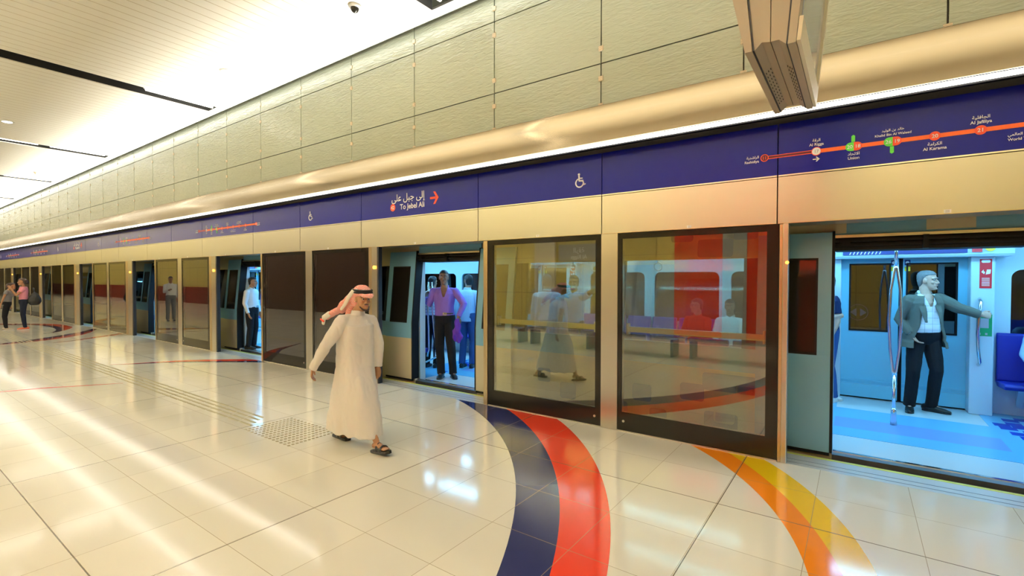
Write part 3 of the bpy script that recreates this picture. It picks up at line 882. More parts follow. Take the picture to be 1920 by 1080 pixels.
# cornice over the doorways: blue-grey with cream squares, gold rain strip, black gear
for (a, b) in op[:7]:
    mb = MB(); skin_box(mb, a, b, TY0-.02, TY0+.05, 2.10, 2.30); o = tp_(mb, 'door_cornice', 't_blue')
    if a == -.17:
        for qa, qb in ((.50, .82), (-.17, -.08)): m2 = MB(); skin_box(m2, qa, qb, TY0-.024, TY0-.02, 2.12, 2.28); m2.build('cream_square', M['t_cream'], o)
    mb = MB().box(a-.05, b+.05, skin(TY0, 2.1)-.04, skin(TY0, 2.1)+.0, 2.075, 2.10); tp_(mb, 'rain_strip', 'steel')
    mb = MB().box(a, b, 5.60, 5.95, OT, 2.10).box(a, b, 5.56, 5.62, 1.99, 2.01).box(a, b, 5.55, 5.60, 2.03, 2.05)
    mb.box((a+b)/2-.02, (a+b)/2+.02, 5.53, 5.6, OT, 2.075); mb.box(a+.05, a+.12, 5.54, 5.6, 2.0, 2.04)
    tp_(mb, 'door_gear', 't_black')
for (a, b) in op[7:]:
    tp_(MB().box(a, b, 5.60, 5.95, OT, 2.30), 'door_gear', 't_black')
# door leaves, slid open outside the skin
def leaf(x0, x1, edge_side, far=False):
    w_ = x1-x0
    mb = MB(); ya, yb = TY0-.055, TY0-.012
    wz0, wz1 = .95, 1.885; wx0, wx1 = x0+.11, x1-.11
    skin_box(mb, x0, x1, ya, yb, .70, wz0); skin_box(mb, x0, x1, ya, yb, wz1, 2.13)
    skin_box(mb, x0, wx0, ya, yb, wz0, wz1); skin_box(mb, wx1, x1, ya, yb, wz0, wz1)
    o = tp_(mb, 'door_leaf', 't_blue')
    m2 = MB(); skin_box(m2, x0, x1, ya, yb, .03, .70); m2.build('lower_panel', M['t_cream' if not far else 't_blue'], o)
    m3 = MB(); skin_box(m3, wx0, wx1, ya+.004, ya+.012, wz0, wz1); m3.build('window_glass', M['black_gloss'], o)
    m5 = MB()
    for q in ((wx0, wx0+.018, wz0, wz1), (wx1-.018, wx1, wz0, wz1), (wx0, wx1, wz0, wz0+.018), (wx0, wx1, wz1-.018, wz1)): skin_box(m5, q[0], q[1], ya-.003, ya+.004, q[2], q[3])
    m5.build('window_seal', M['t_black'], o)
    m4 = MB(); ex = (x1, x1+.022) if edge_side == 'R' else (x0-.022, x0)
    skin_box(m4, ex[0], ex[1], ya-.002, yb+.10, .03, 2.14); m4.box(x0, x1, ya, yb, .0, .03); m4.build('rubber_edge', M['t_black'], o)
for i, (a, b) in enumerate(op[:9]):
    leaf(a-.66, a-.02, 'R', far=(a == -.17)); leaf(b+.02, b+.66, 'L')
# sills
mb = MB(); m2 = MB()
for (a, b) in op[:9]:
    q_ = tp_(MB().box(a-.1, b+.1, 5.515, 5.62, -.05, .0), 'door_sill', 'dark_steel'); MB().box(a-.1, b+.1, 5.62, 5.66, -.05, .006).build('sill_strip', M['chrome'], q_)
# floor with coloured bands in each vestibule
tp_(MB().box(-62, 4.9, 5.60, TY1, -.3, -.004), 'train_floor', 't_f0')
for (a, b) in op[:6]:
    for (y0, y1, m) in ((6.27, 6.62, 't_f1'), (6.62, 7.10, 't_f2'), (7.10, 7.62, 't_f1')):
        tp_(MB().box(a-.02, b+.1, y0, y1, -.004, 0), 'floor_band', m)
    tp_(MB().box(b+.1, b+.75, 5.66, TY1, -.004, 0), 'floor_band', 't_f1'); tp_(MB().box(a-.7, a-.02, 5.66, TY1, -.004, 0), 'floor_band', 't_f1')
    mb = MB(); rnd = random.Random(3)
    for k in range(12):
        x_ = rnd.uniform(b+.15, b+.7); y_ = rnd.uniform(6.2, 8.0); s_ = .14
        for kk in range(2): mb.box(x_+kk*.12, x_+kk*.12+s_, y_+kk*.1, y_+kk*.1+.14, 0, .002)
        x_ = rnd.uniform(a-.7, a-.16); mb.box(x_, x_+s_, y_, y_+.14, 0, .002)
    tp_(mb, 'floor_pixel_pattern', 't_f3')
# far side: wall with rounded windows, doors, panels
fw, fd, fg, fb = MB(), MB(), MB(), MB()
FY = 8.42
for i in range(len(op)-1):
    a, b = op[i+1]; xr = op[i][0]
    if a < -40: break
    # wall between this doorway's right edge and the next one to the right, windows with rounded corners
    x0, x1 = b+.22, xr-.22
    fw.box(x0, x1, FY, FY+.04, 0, .95); fw.box(x0, x1, FY, FY+.04, 1.80, 2.2)
    nwin = 3; ww = (x1-x0-.18*(nwin+1))/nwin
    for k in range(nwin+1): xx = x0+k*(ww+.18); fw.box(xx, xx+.18, FY, FY+.04, .95, 1.80)
    for k in range(nwin):
        xx = x0+.18+k*(ww+.18); tp_(MB().box(xx, xx+ww, FY+.03, FY+.04, .95, 1.80), 'far_window_glass', 'train_glass')
        for cx, cz, sx, sz in ((xx, 1.8, 1, -1), (xx+ww, 1.8, -1, -1)):
            r0 = .10
            pts = [(cx, cz)]+[(cx+sx*(r0-r0*math.sin(t)), cz+sz*(r0-r0*math.cos(t))) for t in [PI/2*j/6 for j in range(7)]]
            fw.prism_y(pts, FY, FY+.03)
tp_(fw, 'far_side_wall', 't_in')
for (a, b) in op[1:6]:
    c = (a+b)/2
    for x0, x1, w0, w1 in ((a, c-.022, a+.09, a+.56), (c+.022, b, c+.14, c+.67)):
        if x0 == c+.022: w0, w1 = x1-.61, x1-.09
        d = MB().box(x0, x1, FY-.02, FY+.03, .02, .95).box(x0, x1, FY-.02, FY+.03, 1.90, 1.97).box(x0, w0, FY-.02, FY+.03, .95, 1.90).box(w1, x1, FY-.02, FY+.03, .95, 1.90)
        o = tp_(d, 'inner_door_leaf', 't_door')
        MB().box(w0, w1, FY+.0, FY+.01, .95, 1.90).build('window_glass', M['black_gloss'] if False else M['train_glass'], o)
        MB().box(w0, w0+.02, FY-.028, FY-.02, .95, 1.90).box(w1-.02, w1, FY-.028, FY-.02, .95, 1.90).box(w0, w1, FY-.028, FY-.02, .95, .97).box(w0, w1, FY-.028, FY-.02, 1.88, 1.90).build('window_seal', M['t_black'], o)
        MB().box(x0, x1, FY-.035, FY-.02, .24, .26).box(x0, x1, FY-.04, FY-.02, .02, .2).build('kick_rail', M['t_door'], o)
        if x0 < c: MB().box(c-.022, c+.022, FY, FY+.02, .02, 1.97).build('door_gap', M['t_black'], o)
        sx = x1-.085 if x0 < c else x0+.015
        MB().box(sx, sx+.06, FY-.024, FY-.02, 1.87, 1.94).build('navy_sticker', M['t_navy'], o)
        MB().box(sx, sx+.06, FY-.024, FY-.02, 1.79, 1.85).build('yellow_sticker', M['sticker_yel'], o)
        MB().disc_y(sx+.03, 1.905, .02, FY-.027, FY-.024, 14).build('sticker_disc', M['white_ink'], o)
    if a == -.17:   # door-open arrows on the left far leaf window
        ar_ = MB(); cx, cz = a+.20, 1.21
        for k in range(28):
            a0, a1 = 2*PI*k/28, 2*PI*(k+1)/28
            ar_.prism_y([(cx+.115*math.cos(a0), cz+.115*math.sin(a0)), (cx+.115*math.cos(a1), cz+.115*math.sin(a1)), (cx+.107*math.cos(a1), cz+.107*math.sin(a1)), (cx+.107*math.cos(a0), cz+.107*math.sin(a0))], FY-.006, FY-.004)
        ar_.prism_y([(cx+.02, cz+.06), (cx+.095, cz), (cx+.02, cz-.06)], FY-.006, FY-.004); ar_.prism_y([(cx-.02, cz+.06), (cx-.02, cz-.06), (cx-.095, cz)], FY-.006, FY-.004)
        tp_(ar_, 'door_arrow_sticker', 'brown')
    # panels beside the doors with handles
    for s_, xa, xb in ((1, b, b+.22), (-1, a-.22, a)):
        p_ = tp_(MB().box(xa, xb, FY-.22, FY+.02, 0, 2.0), 'vestibule_panel', 't_in', bevel=.01)
        hx = (xa+.075) if s_ > 0 else xb-.075; fy = FY-.22
        if s_ > 0:
            MB().box(xa+.08, xa+.19, fy-.004, fy, 1.57, 1.93).build('red_sign', M['sticker_red'], p_)
            w_ = MB(); w_.prism_y(rounded(xa+.095, xa+.175, 1.885, 1.92, .014), fy-.008, fy-.004)
            w_.prism_y([(xa+.135, 1.74), (xa+.175, 1.75), (xa+.18, 1.80), (xa+.145, 1.80)], fy-.006, fy-.004); w_.prism_y([(xa+.095, 1.77), (xa+.115, 1.80), (xa+.115, 1.78), (xa+.13, 1.77), (xa+.12, 1.745)], fy-.006, fy-.004)
            for q in range(6): w_.box(xa+.10, xa+.17, fy-.006, fy-.004, 1.60+q*.018, 1.606+q*.018)
            w_.build('white_print', M['white_ink'], p_)
            MB().box(xa+.06, xa+.20, fy-.004, fy, .98, 1.25).build('green_sign', M['sticker_green'], p_)
            MB().box(xa+.075, xa+.17, fy-.006, fy-.004, 1.08, 1.20).box(xa+.08, xa+.10, fy-.006, fy-.004, .995, 1.02).box(xa+.14, xa+.16, fy-.006, fy-.004, .995, 1.02).build('pale_print', M['grey_ink'], p_)
        MB().tube([(hx+.01, fy, 1.44), (hx+.015, fy-.05, 1.40), (hx-.005, fy-.075, 1.2), (hx-.012, fy-.08, 1.0), (hx-.005, fy-.075, .8), (hx+.015, fy-.05, .66), (hx+.01, fy, .62)], .018, n=12, round_ends=True).build('grab_handle', M['chrome'], p_)
    # standback panels at the near side
    tp_(MB().box(a-.08, a-.0, 5.62, 5.74, 0, 2.0), 'draught_screen', 't_in'); tp_(MB().box(b+.0, b+.08, 5.62, 5.74, 0, 2.0), 'draught_screen', 't_in')
    # route strip above the far doors
    st_ = tp_(MB().prism_x([(8.05, 1.96), (8.02, 1.99), (8.0, 2.10), (8.42, 2.10), (8.42, 1.96)], a-.25, b+.35), 'overhead_strip', 't_in')
    MB().box(a+.02, b-.06, 7.995, 8.012, 2.005, 2.09).build('navy_route_map', M['t_navy'], st_)
    wq = MB()
    for q in range(9): wq.prism_y([(a+.09+q*.04, 2.01), (a+.10+q*.04, 2.01), (a+.115+q*.04, 2.045), (a+.105+q*.04, 2.045)], 7.99, 7.995)
    wq.build('white_print', M['white_ink'], st_)
    MB().box(b-.02, b+.07, 7.99, 8.0, 2.01, 2.06).build('red_label', M['sticker_red'], st_)
    MB().disc_y(b+.14, 2.06, .045, 7.99, 8.0, 20).build('yellow_disc', M['sticker_yel'], st_)
# seats on the far side and near side, one by one
seat0 = None
def seat_at(x, y, flip):
    global seat0
    if seat0 is None:
        mb = MB(); prof_ = [(0, .43), (-.42, .45), (-.45, .42), (-.42, .38), (-.05, .36), (.0, .40)]
        mb.prism_x([(y_, z_) for y_, z_ in prof_], -.21, .21); o = mb.build('seat', M['seat'], tr, bevel=.012)
        MB().prism_x([(0, .40), (-.06, .44), (.0, 1.0), (.03, 1.02), (.05, 1.0), (.04, .40)], -.21, .21).build('backrest', M['seat'], o, bevel=.012)
        MB().prism_x([(-.35, .37), (-.1, .33), (.03, .1), (.03, .36)], -.03, .03).build('seat_bracket', M['t_in'], o)
        seat0 = o
    else: o = copy_tree(seat0, tr)
    o.location = (x, y-6.95, 0); o.rotation_euler = (0, 0, PI if flip else 0)
for i in range(5):
    a, b = op[i+1]; xr = op[i][0]; x_ = b+.48
    n = 0
    while x_ < xr-.45:
        if a > -19 or True:
            seat_at(x_, 8.36, False)
            seat_at(x_, 5.66, True)
        x_ += .46
# near side inner lining below windows
mb = MB()
for i in range(6):
    mb.box(op[i+1][1]+.1, op[i][0]-.1, 5.60, 5.62, 0, .95)
tp_(mb, 'inner_lining', 't_in')
# ceiling and light bands
tp_(MB().box(-62, 4.9, 5.95, TY1, 2.16, 2.22), 'train_ceiling', 't_ceil')
tp_(MB().prism_x([(8.42, 2.1), (8.0, 2.12), (7.9, 2.16), (8.45, 2.3)], -40, 4.9), 'ceiling_cove', 't_ceil')
tp_(MB().box(-62, 4.9, TY1-.001, TY1+.03, 1.97, 2.6), 'far_cornice', 't_in')
for i in range(6):
    xr = op[i][0]
    tp_(MB().box(op[i+1][0]-.4, xr-.6, 6.45, 6.55, 2.13, 2.155), 'light_band', 't_light'); tp_(MB().box(op[i+1][0]-.4, xr-.6, 7.55, 7.65, 2.13, 2.155), 'light_band', 't_light')
# split grab poles in the middle of each vestibule
def split_pole(x, y):
    mb = MB()
    mb.tube([(x, y, 1.84), (x, y, 2.155)], .017); mb.tube([(x, y, .05), (x, y, .58)], .017)
    for s_ in (-1, 1):
        mb.tube([(x, y, 1.86), (x+s_*.012, y, 1.80), (x+s_*.042, y, 1.55), (x+s_*.055, y, 1.2), (x+s_*.042, y, .88), (x+s_*.014, y, .62), (x, y, .54)], .0145)
    o = tp_(mb, 'grab_pole', 'chrome')
    MB().tube([(x, y, 0), (x, y, .17), (x, y, .2)], [.032, .026, .018], n=16).build('base_sleeve', M['chrome'], o)
    MB().box(x-.09, x+.09, y-.09, y+.09, 2.10, 2.155).build('ceiling_mount', M['t_in'], o, bevel=.015)
for (a, b) in op[1:5]:
    split_pole(a+.54, 7.045)
# curved stand-back rail that the man in purple holds
for k, xx in enumerate((-6.07, -5.99)):
    mb = MB().tube([(xx, 5.98, 1.62), (xx-.015+.02*k, 5.99, 1.40), (xx-.03+.03*k, 6.0, 1.1), (xx-.035+.05*k, 6.02, .8), (xx-.06+.09*k, 6.05, .45), (xx-.10+.12*k, 6.05, .30)], .015)
    tp_(mb, 'grab_pole', 'chrome')
tp_(MB().tube([(-6.2, 6.05, .20), (-5.84, 6.05, .36)], .016), 'low_rail', 'chrome')
# hanging straps in the window bay
for x_ in (-3.14, -3.5, -2.2):
    s_ = tp_(MB().box(x_-.012, x_+.012, 6.49, 6.51, 1.9, 2.15), 'strap', 't_in')
    mb = MB(); n = 18
    mb.tube([(x_+.055*math.cos(2*PI*k/n), 6.5, 1.85+.055*math.sin(2*PI*k/n)) for k in range(n+1)], .009, n=8); mb.build('strap_ring', M['white_ink'], s_)
# ================================================================ PEOPLE
def V(*a): return Vector(a)
def skin_mat(name, col): return mat(name, col, .5, noise_amt=.08, nscale=30)
SK = dict(tan=skin_mat('tan_skin', (.42, .21, .10)), brown=skin_mat('brown_skin', (.27, .135, .08)), light=skin_mat('light_skin', (.58, .36, .26)), mid=skin_mat('olive_skin', (.34, .18, .11)))
HAIRM = dict(black=mat('black_hair', (.012, .010, .010), .45, bump=.4, bscale=90), grey=mat('grey_hair', (.17, .17, .17), .5, bump=.5, bscale=90), brown=mat('dark_brown_hair', (.04, .018, .012), .45, bump=.4, bscale=80))
EYE_W = mat('eye_white', (.42, .40, .37), .35); EYE_D = mat('dark_iris', (.02, .012, .008), .15); LIP = mat('lips', (.30, .10, .08), .5)

def cloth_mat(name, col, rough=.85): return mat(name, col, rough, spec=.25, bump=.25, bscale=260)
CL = dict(thobe=cloth_mat('white_thobe_cloth', (.80, .76, .70)), purple=cloth_mat('purple_shirt_cloth', (.25, .14, .56), .6), blacktr=cloth_mat('black_trouser_cloth', (.010, .010, .012)),
          white=cloth_mat('white_shirt_cloth', (.78, .80, .82)), jacket=cloth_mat('grey_green_jacket_cloth', (.13, .14, .115)), navy=cloth_mat('navy_tshirt_cloth', (.008, .018, .07)),
          jeans=cloth_mat('blue_denim', (.03, .08, .24)), pink=cloth_mat('pink_tshirt_cloth', (.80, .30, .37)), grey=cloth_mat('grey_top_cloth', (.20, .20, .20)),
          ltblue=cloth_mat('light_blue_shirt_cloth', (.40, .62, .85)), beige=cloth_mat('beige_trouser_cloth', (.42, .42, .32)), red=cloth_mat('red_shirt_cloth', (.60, .03, .02)),
          greytr=cloth_mat('grey_trouser_cloth', (.22, .23, .25)), darkjeans=cloth_mat('dark_denim', (.012, .016, .03)),
          stripe=stripe_mat('striped_white_shirt_cloth', (.78, .82, .84), (.25, .30, .36), .055, .004, 2, .8),
          check=stripe_mat('checked_white_shirt_cloth', (.80, .82, .84), (.35, .40, .48), .075, .002, rough=.8, axes=(0, 2)),
          leather=mat('black_leather', (.012, .011, .010), .3), belt=mat('brown_black_belt', (.05, .035, .02), .4), silver=mat('silver_buckle', (.8, .8, .8), .2, 1),
          bag=mat('black_bag', (.012, .012, .012), .5), shoe_w=mat('white_trainer', (.75, .75, .73), .5), orange_shoe=mat('orange_flat_shoe', (.65, .14, .05), .5), beige_shoe=mat('beige_flat_shoe', (.5, .42, .3), .5),
          purplecl=cloth_mat('violet_cloth', (.13, .035, .42), .6))
def ghutra_mat():
    m, nt, p = nm('red_white_check_headscarf'); N, L = nt.nodes, nt.links
    tc = N.new('ShaderNodeTexCoord'); mp = N.new('ShaderNodeMapping'); mp.inputs['Rotation'].default_value = (.4, .5, .3); L.new(tc.outputs['Object'], mp.inputs[0])
    ck = N.new('ShaderNodeTexChecker'); ck.inputs['Scale'].default_value = 110; ck.inputs[1].default_value = (.82, .16, .12, 1); ck.inputs[2].default_value = (.86, .66, .58, 1)
    L.new(mp.outputs[0], ck.inputs['Vector']); L.new(ck.outputs['Color'], p.inputs['Base Color']); p.inputs['Roughness'].default_value = .9
    return m
CL['ghutra'] = ghutra_mat()
CL['ghutra_w'] = cloth_mat('white_headscarf_fold', (.86, .82, .72)); CL['ghutra_r'] = cloth_mat('red_headscarf_edge', (.75, .08, .05)); CL['agal'] = mat('black_agal_cord', (.01, .01, .01), .7)

def remeshed(mb, name, m, parent, voxel, smooth=3, folds=0, fscale=(7, 7, 5), sockets=None, slim=None):
    """fuse the overlapping shapes of a builder into one continuous skin"""
    me = mb.mesh('raw')
    bm = bmesh.new(); bm.from_mesh(me); bmesh.ops.recalc_face_normals(bm, faces=bm.faces); bm.to_mesh(me); bm.free()
    o = bpy.data.objects.new('raw', me); COL.objects.link(o)
    r_ = o.modifiers.new('r', 'REMESH'); r_.mode = 'VOXEL'; r_.voxel_size = voxel; r_.use_smooth_shade = True
    if smooth:
        s_ = o.modifiers.new('s', 'SMOOTH'); s_.factor = .5; s_.iterations = smooth
    dg = bpy.context.evaluated_depsgraph_get()
    out = bpy.data.meshes.new_from_object(o.evaluated_get(dg))
    bpy.data.objects.remove(o); bpy.data.meshes.remove(me)
    out.name = name; out.materials.clear(); out.materials.append(m)
    n = len(out.vertices)
    if n and (folds or sockets):
        co = np.empty(n*3); no = np.empty(n*3)
        out.vertices.foreach_get('co', co); out.vertices.foreach_get('normal', no)
        co = co.reshape(-1, 3); no = no.reshape(-1, 3)
        if folds:
            d = np.array([noise.noise(Vector((c[0]*fscale[0], c[1]*fscale[1], c[2]*fscale[2])))+.5*abs(noise.noise(Vector((c[0]*17, c[1]*17, c[2]*11+5)))) for c in co])
            co = co+no*(d*folds)[:, None]
        if sockets:
            for c, r0, dep, dr in sockets:
                w_ = np.exp(-((co-np.array(c))**2).sum(1)/(2*r0*r0))
                co = co+np.array(dr)[None, :]*(w_*dep)[:, None]
        out.vertices.foreach_set('co', co.reshape(-1))
    out.polygons.foreach_set('use_smooth', [True]*len(out.polygons)); out.update()
    ob = bpy.data.objects.new(name, out); link(ob, parent)
    return ob

HEAD = [(-.118, .018, .072, .035), (-.108, .034, .086, .010), (-.085, .046, .091, -.020), (-.055, .056, .090, -.055), (-.02, .064, .087, -.078), (.01, .069, .086, -.090),
        (.04, .073, .090, -.097), (.07, .071, .085, -.097), (.095, .060, .068, -.086), (.113, .040, .040, -.062), (.122, .014, .005, -.03)]
HAIR = [(-.075, .045, -.045, -.085), (-.05, .064, -.030, -.094), (-.02, .074, -.018, -.101), (.01, .0765, .004, -.106), (.04, .0790, .028, -.110), (.062, .0790, .060, -.110), (.078, .076, .088, -.108), (.10, .064, .078, -.098), (.122, .044, .048, -.072), (.133, .016, .008, -.035)]

def head_shapes(mb, c, Mh, s, nose=1.0, ears=True, jaw=1.0):
    def P(x, y, z): return c + Mh @ Vector((x*s, y*s, z*s))
    rings = []; n = 20
    for z, w_, f, b in HEAD:
        cy_, ry = (f+b)/2, (f-b)/2
        rings.append([P(w_*math.cos(t), cy_+ry*math.sin(t)*(1 if math.sin(t) < 0 else .98), z) for t in [2*PI*k/n for k in range(n)]])
    mb.loft(rings)
    mb.tube([P(0, .082, .022), P(0, .098, -.004), P(0, .108, -.026), P(0, .094, -.036)], [.009*s, .011*s, .0145*s*nose, .010*s], n=8, round_ends=True)
    for q in (-1, 1):
        mb.ellipsoid(P(q*.014, .094, -.032), (.009*s, .010*s, .008*s), n=8, m=5)
        mb.tube([P(q*.012, .084, .030), P(q*.034, .086, .034), P(q*.054, .070, .028)], [.009*s]*3, n=8, round_ends=True)   # brow ridge
        mb.ellipsoid(P(q*.038, .064, -.022), (.022*s, .020*s, .018*s), n=8, m=5)                                     # cheek
        if ears: mb.ellipsoid(P(q*.074, -.006, -.002), (.010*s, .020*s, .033*s), Mh.to_3x3(), n=10, m=6)
    mb.tube([P(-.026, .080, -.062), P(0, .092, -.060), P(.026, .080, -.062)], [.008*s, .011*s, .008*s], n=8, round_ends=True)  # lips
    mb.ellipsoid(P(0, .080, -.098), (.022*s, .016*s, .014*s), n=8, m=5)

def hand_shapes(mb, w_, d, nrm, s, side, curl=.5, thumb=.6):
    """palm and five separate fingers; d = wrist to knuckles, nrm = palm normal (towards which fingers curl), side = +1 thumb on +lat"""
    d = d.normalized(); nrm = (nrm - d*nrm.dot(d)).normalized(); lat = d.cross(nrm)*side
    A = lambda a, b, c: w_ + d*a*s + lat*b*s + nrm*c*s
    mb.tube([A(-.02, 0, 0), A(.02, 0, 0), A(.06, 0, .002), A(.092, -.002, .004)], [(.026*s, .020*s), (.030*s, .018*s), (.040*s, .015*s), (.040*s, .012*s)], n=12, hint=lat, round_ends=True)
    for k, (off, ln, r_) in enumerate(((.030, .070, .0092), (.010, .078, .0095), (-.011, .072, .0090), (-.030, .057, .0080))):
        p = A(.088-(.006 if k == 3 else 0), off, .003); a = 0; dd = d+lat*(off*.8); pts = [p-d*.01*s, p]
        for seg, fr in enumerate((.45, .30, .25)):
            a += curl*(.75, .95, .7)[seg]*(1+.08*k)
            q = (dd*math.cos(a)+nrm*math.sin(a)).normalized(); p = p+q*ln*fr*s; pts.append(p)
        mb.tube(pts, [r_*s, r_*s, r_*.97*s, r_*.9*s, r_*.78*s], n=8, hint=lat, round_ends=True)
    p = A(.022, .026, .006); a0 = thumb
    q1 = (d*.75+lat*.62+nrm*.25*a0).normalized(); q2 = (d*.95+lat*.12+nrm*.55*a0).normalized()
    mb.tube([p-q1*.012*s, p, p+q1*.038*s, p+q1*.038*s+q2*.030*s, p+q1*.038*s+q2*.052*s], [.013*s, .0125*s, .0108*s, .0100*s, .0085*s], n=8, hint=nrm, round_ends=True)

def frame(fwd, up=Vector((0, 0, 1))):
    f = fwd.normalized(); r_ = f.cross(up).normalized(); u = r_.cross(f)
    return Matrix((r_, f, u)).transposed()

LV_BODY = [(-.14, .085, .075), (-.04, .15, .098), (.05, .158, .102), (.25, .138, .095), (.42, .138, .098), (.62, .155, .108), (.80, .160, .106), (.91, .130, .088), (1.0, .066, .062)]

def torso_rings(J, lv, s, grow=0, belly=0, n=22, arc=None, tmin=-9, tmax=9, flare=0):
    hips = (J['hipR']+J['hipL'])/2; neck = J['neck']; up = (neck-hips)
    axh = (J['hipR']-J['hipL']).normalized(); axs = (J['shR']-J['shL']).normalized()
    out = []
    for t, rx, ry in lv:
        if t < tmin or t > tmax: continue
        c = hips+up*t
        if J.get('chest') is not None:
            k = max(0, 1-abs(t-.65)/.5); c = c+(J['chest']-(hips+up*.65))*k
        k = min(max(t, 0), 1); ax = (axh*(1-k)+axs*k).normalized(); u = up.normalized()
        ay = u.cross(ax); ay = ay.normalized()   # forward
        rx_, ry_ = rx*s+grow, ry*s+grow
        b_ = belly*max(0, 1-abs(t-.28)/.35)
        fl = flare*max(0, .25-t)
        ring = []
        if arc is None:
            for i in range(n):
                a = 2*PI*i/n; q = (rx_+fl+b_*.25)*math.cos(a); f = (ry_+fl)*math.sin(a)
                if math.sin(a) > 0: f += b_*math.sin(a)
                ring.append(c+ax*q+ay*f)
        else:
            a0 = arc(t); m = n; th = .016
            for i in range(m+1):
                a = PI/2+a0+(2*PI-2*a0)*i/m; q = (rx_+fl+b_*.25)*math.cos(a); f = (ry_+fl)*math.sin(a)+(b_*math.sin(a) if math.sin(a) > 0 else 0)
                ring.append(c+ax*q+ay*f)
            for i in range(m, -1, -1):
                a = PI/2+a0+(2*PI-2*a0)*i/m; q = (rx_+fl-th+b_*.25)*math.cos(a); f = (ry_+fl-th)*math.sin(a)+(b_*math.sin(a) if math.sin(a) > 0 else 0)
                ring.append(c+ax*q+ay*f)
        out.append(ring)
    return out

def default_joints(face, s):
    """standing pose facing `face` (unit xy), in metres for a body scale s"""
    f = Vector((face[0], face[1], 0)).normalized(); r_ = Vector((f.y, -f.x, 0))
    P = lambda x, y, z: (r_*x+f*y)*s+Vector((0, 0, z*s))
    return dict(head=P(0, .035, 1.63), neck=P(0, -.01, 1.475), shR=P(.175, -.01, 1.415), shL=P(-.175, -.01, 1.415), elR=P(.225, -.03, 1.12), elL=P(-.225, -.03, 1.12),
                wrR=P(.225, .06, .88), wrL=P(-.225, .06, .88), hipR=P(.085, 0, .93), hipL=P(-.085, 0, .93), knR=P(.095, .02, .50), knL=P(-.095, .02, .50), anR=P(.10, -.03, .085), anL=P(-.10, -.03, .085))

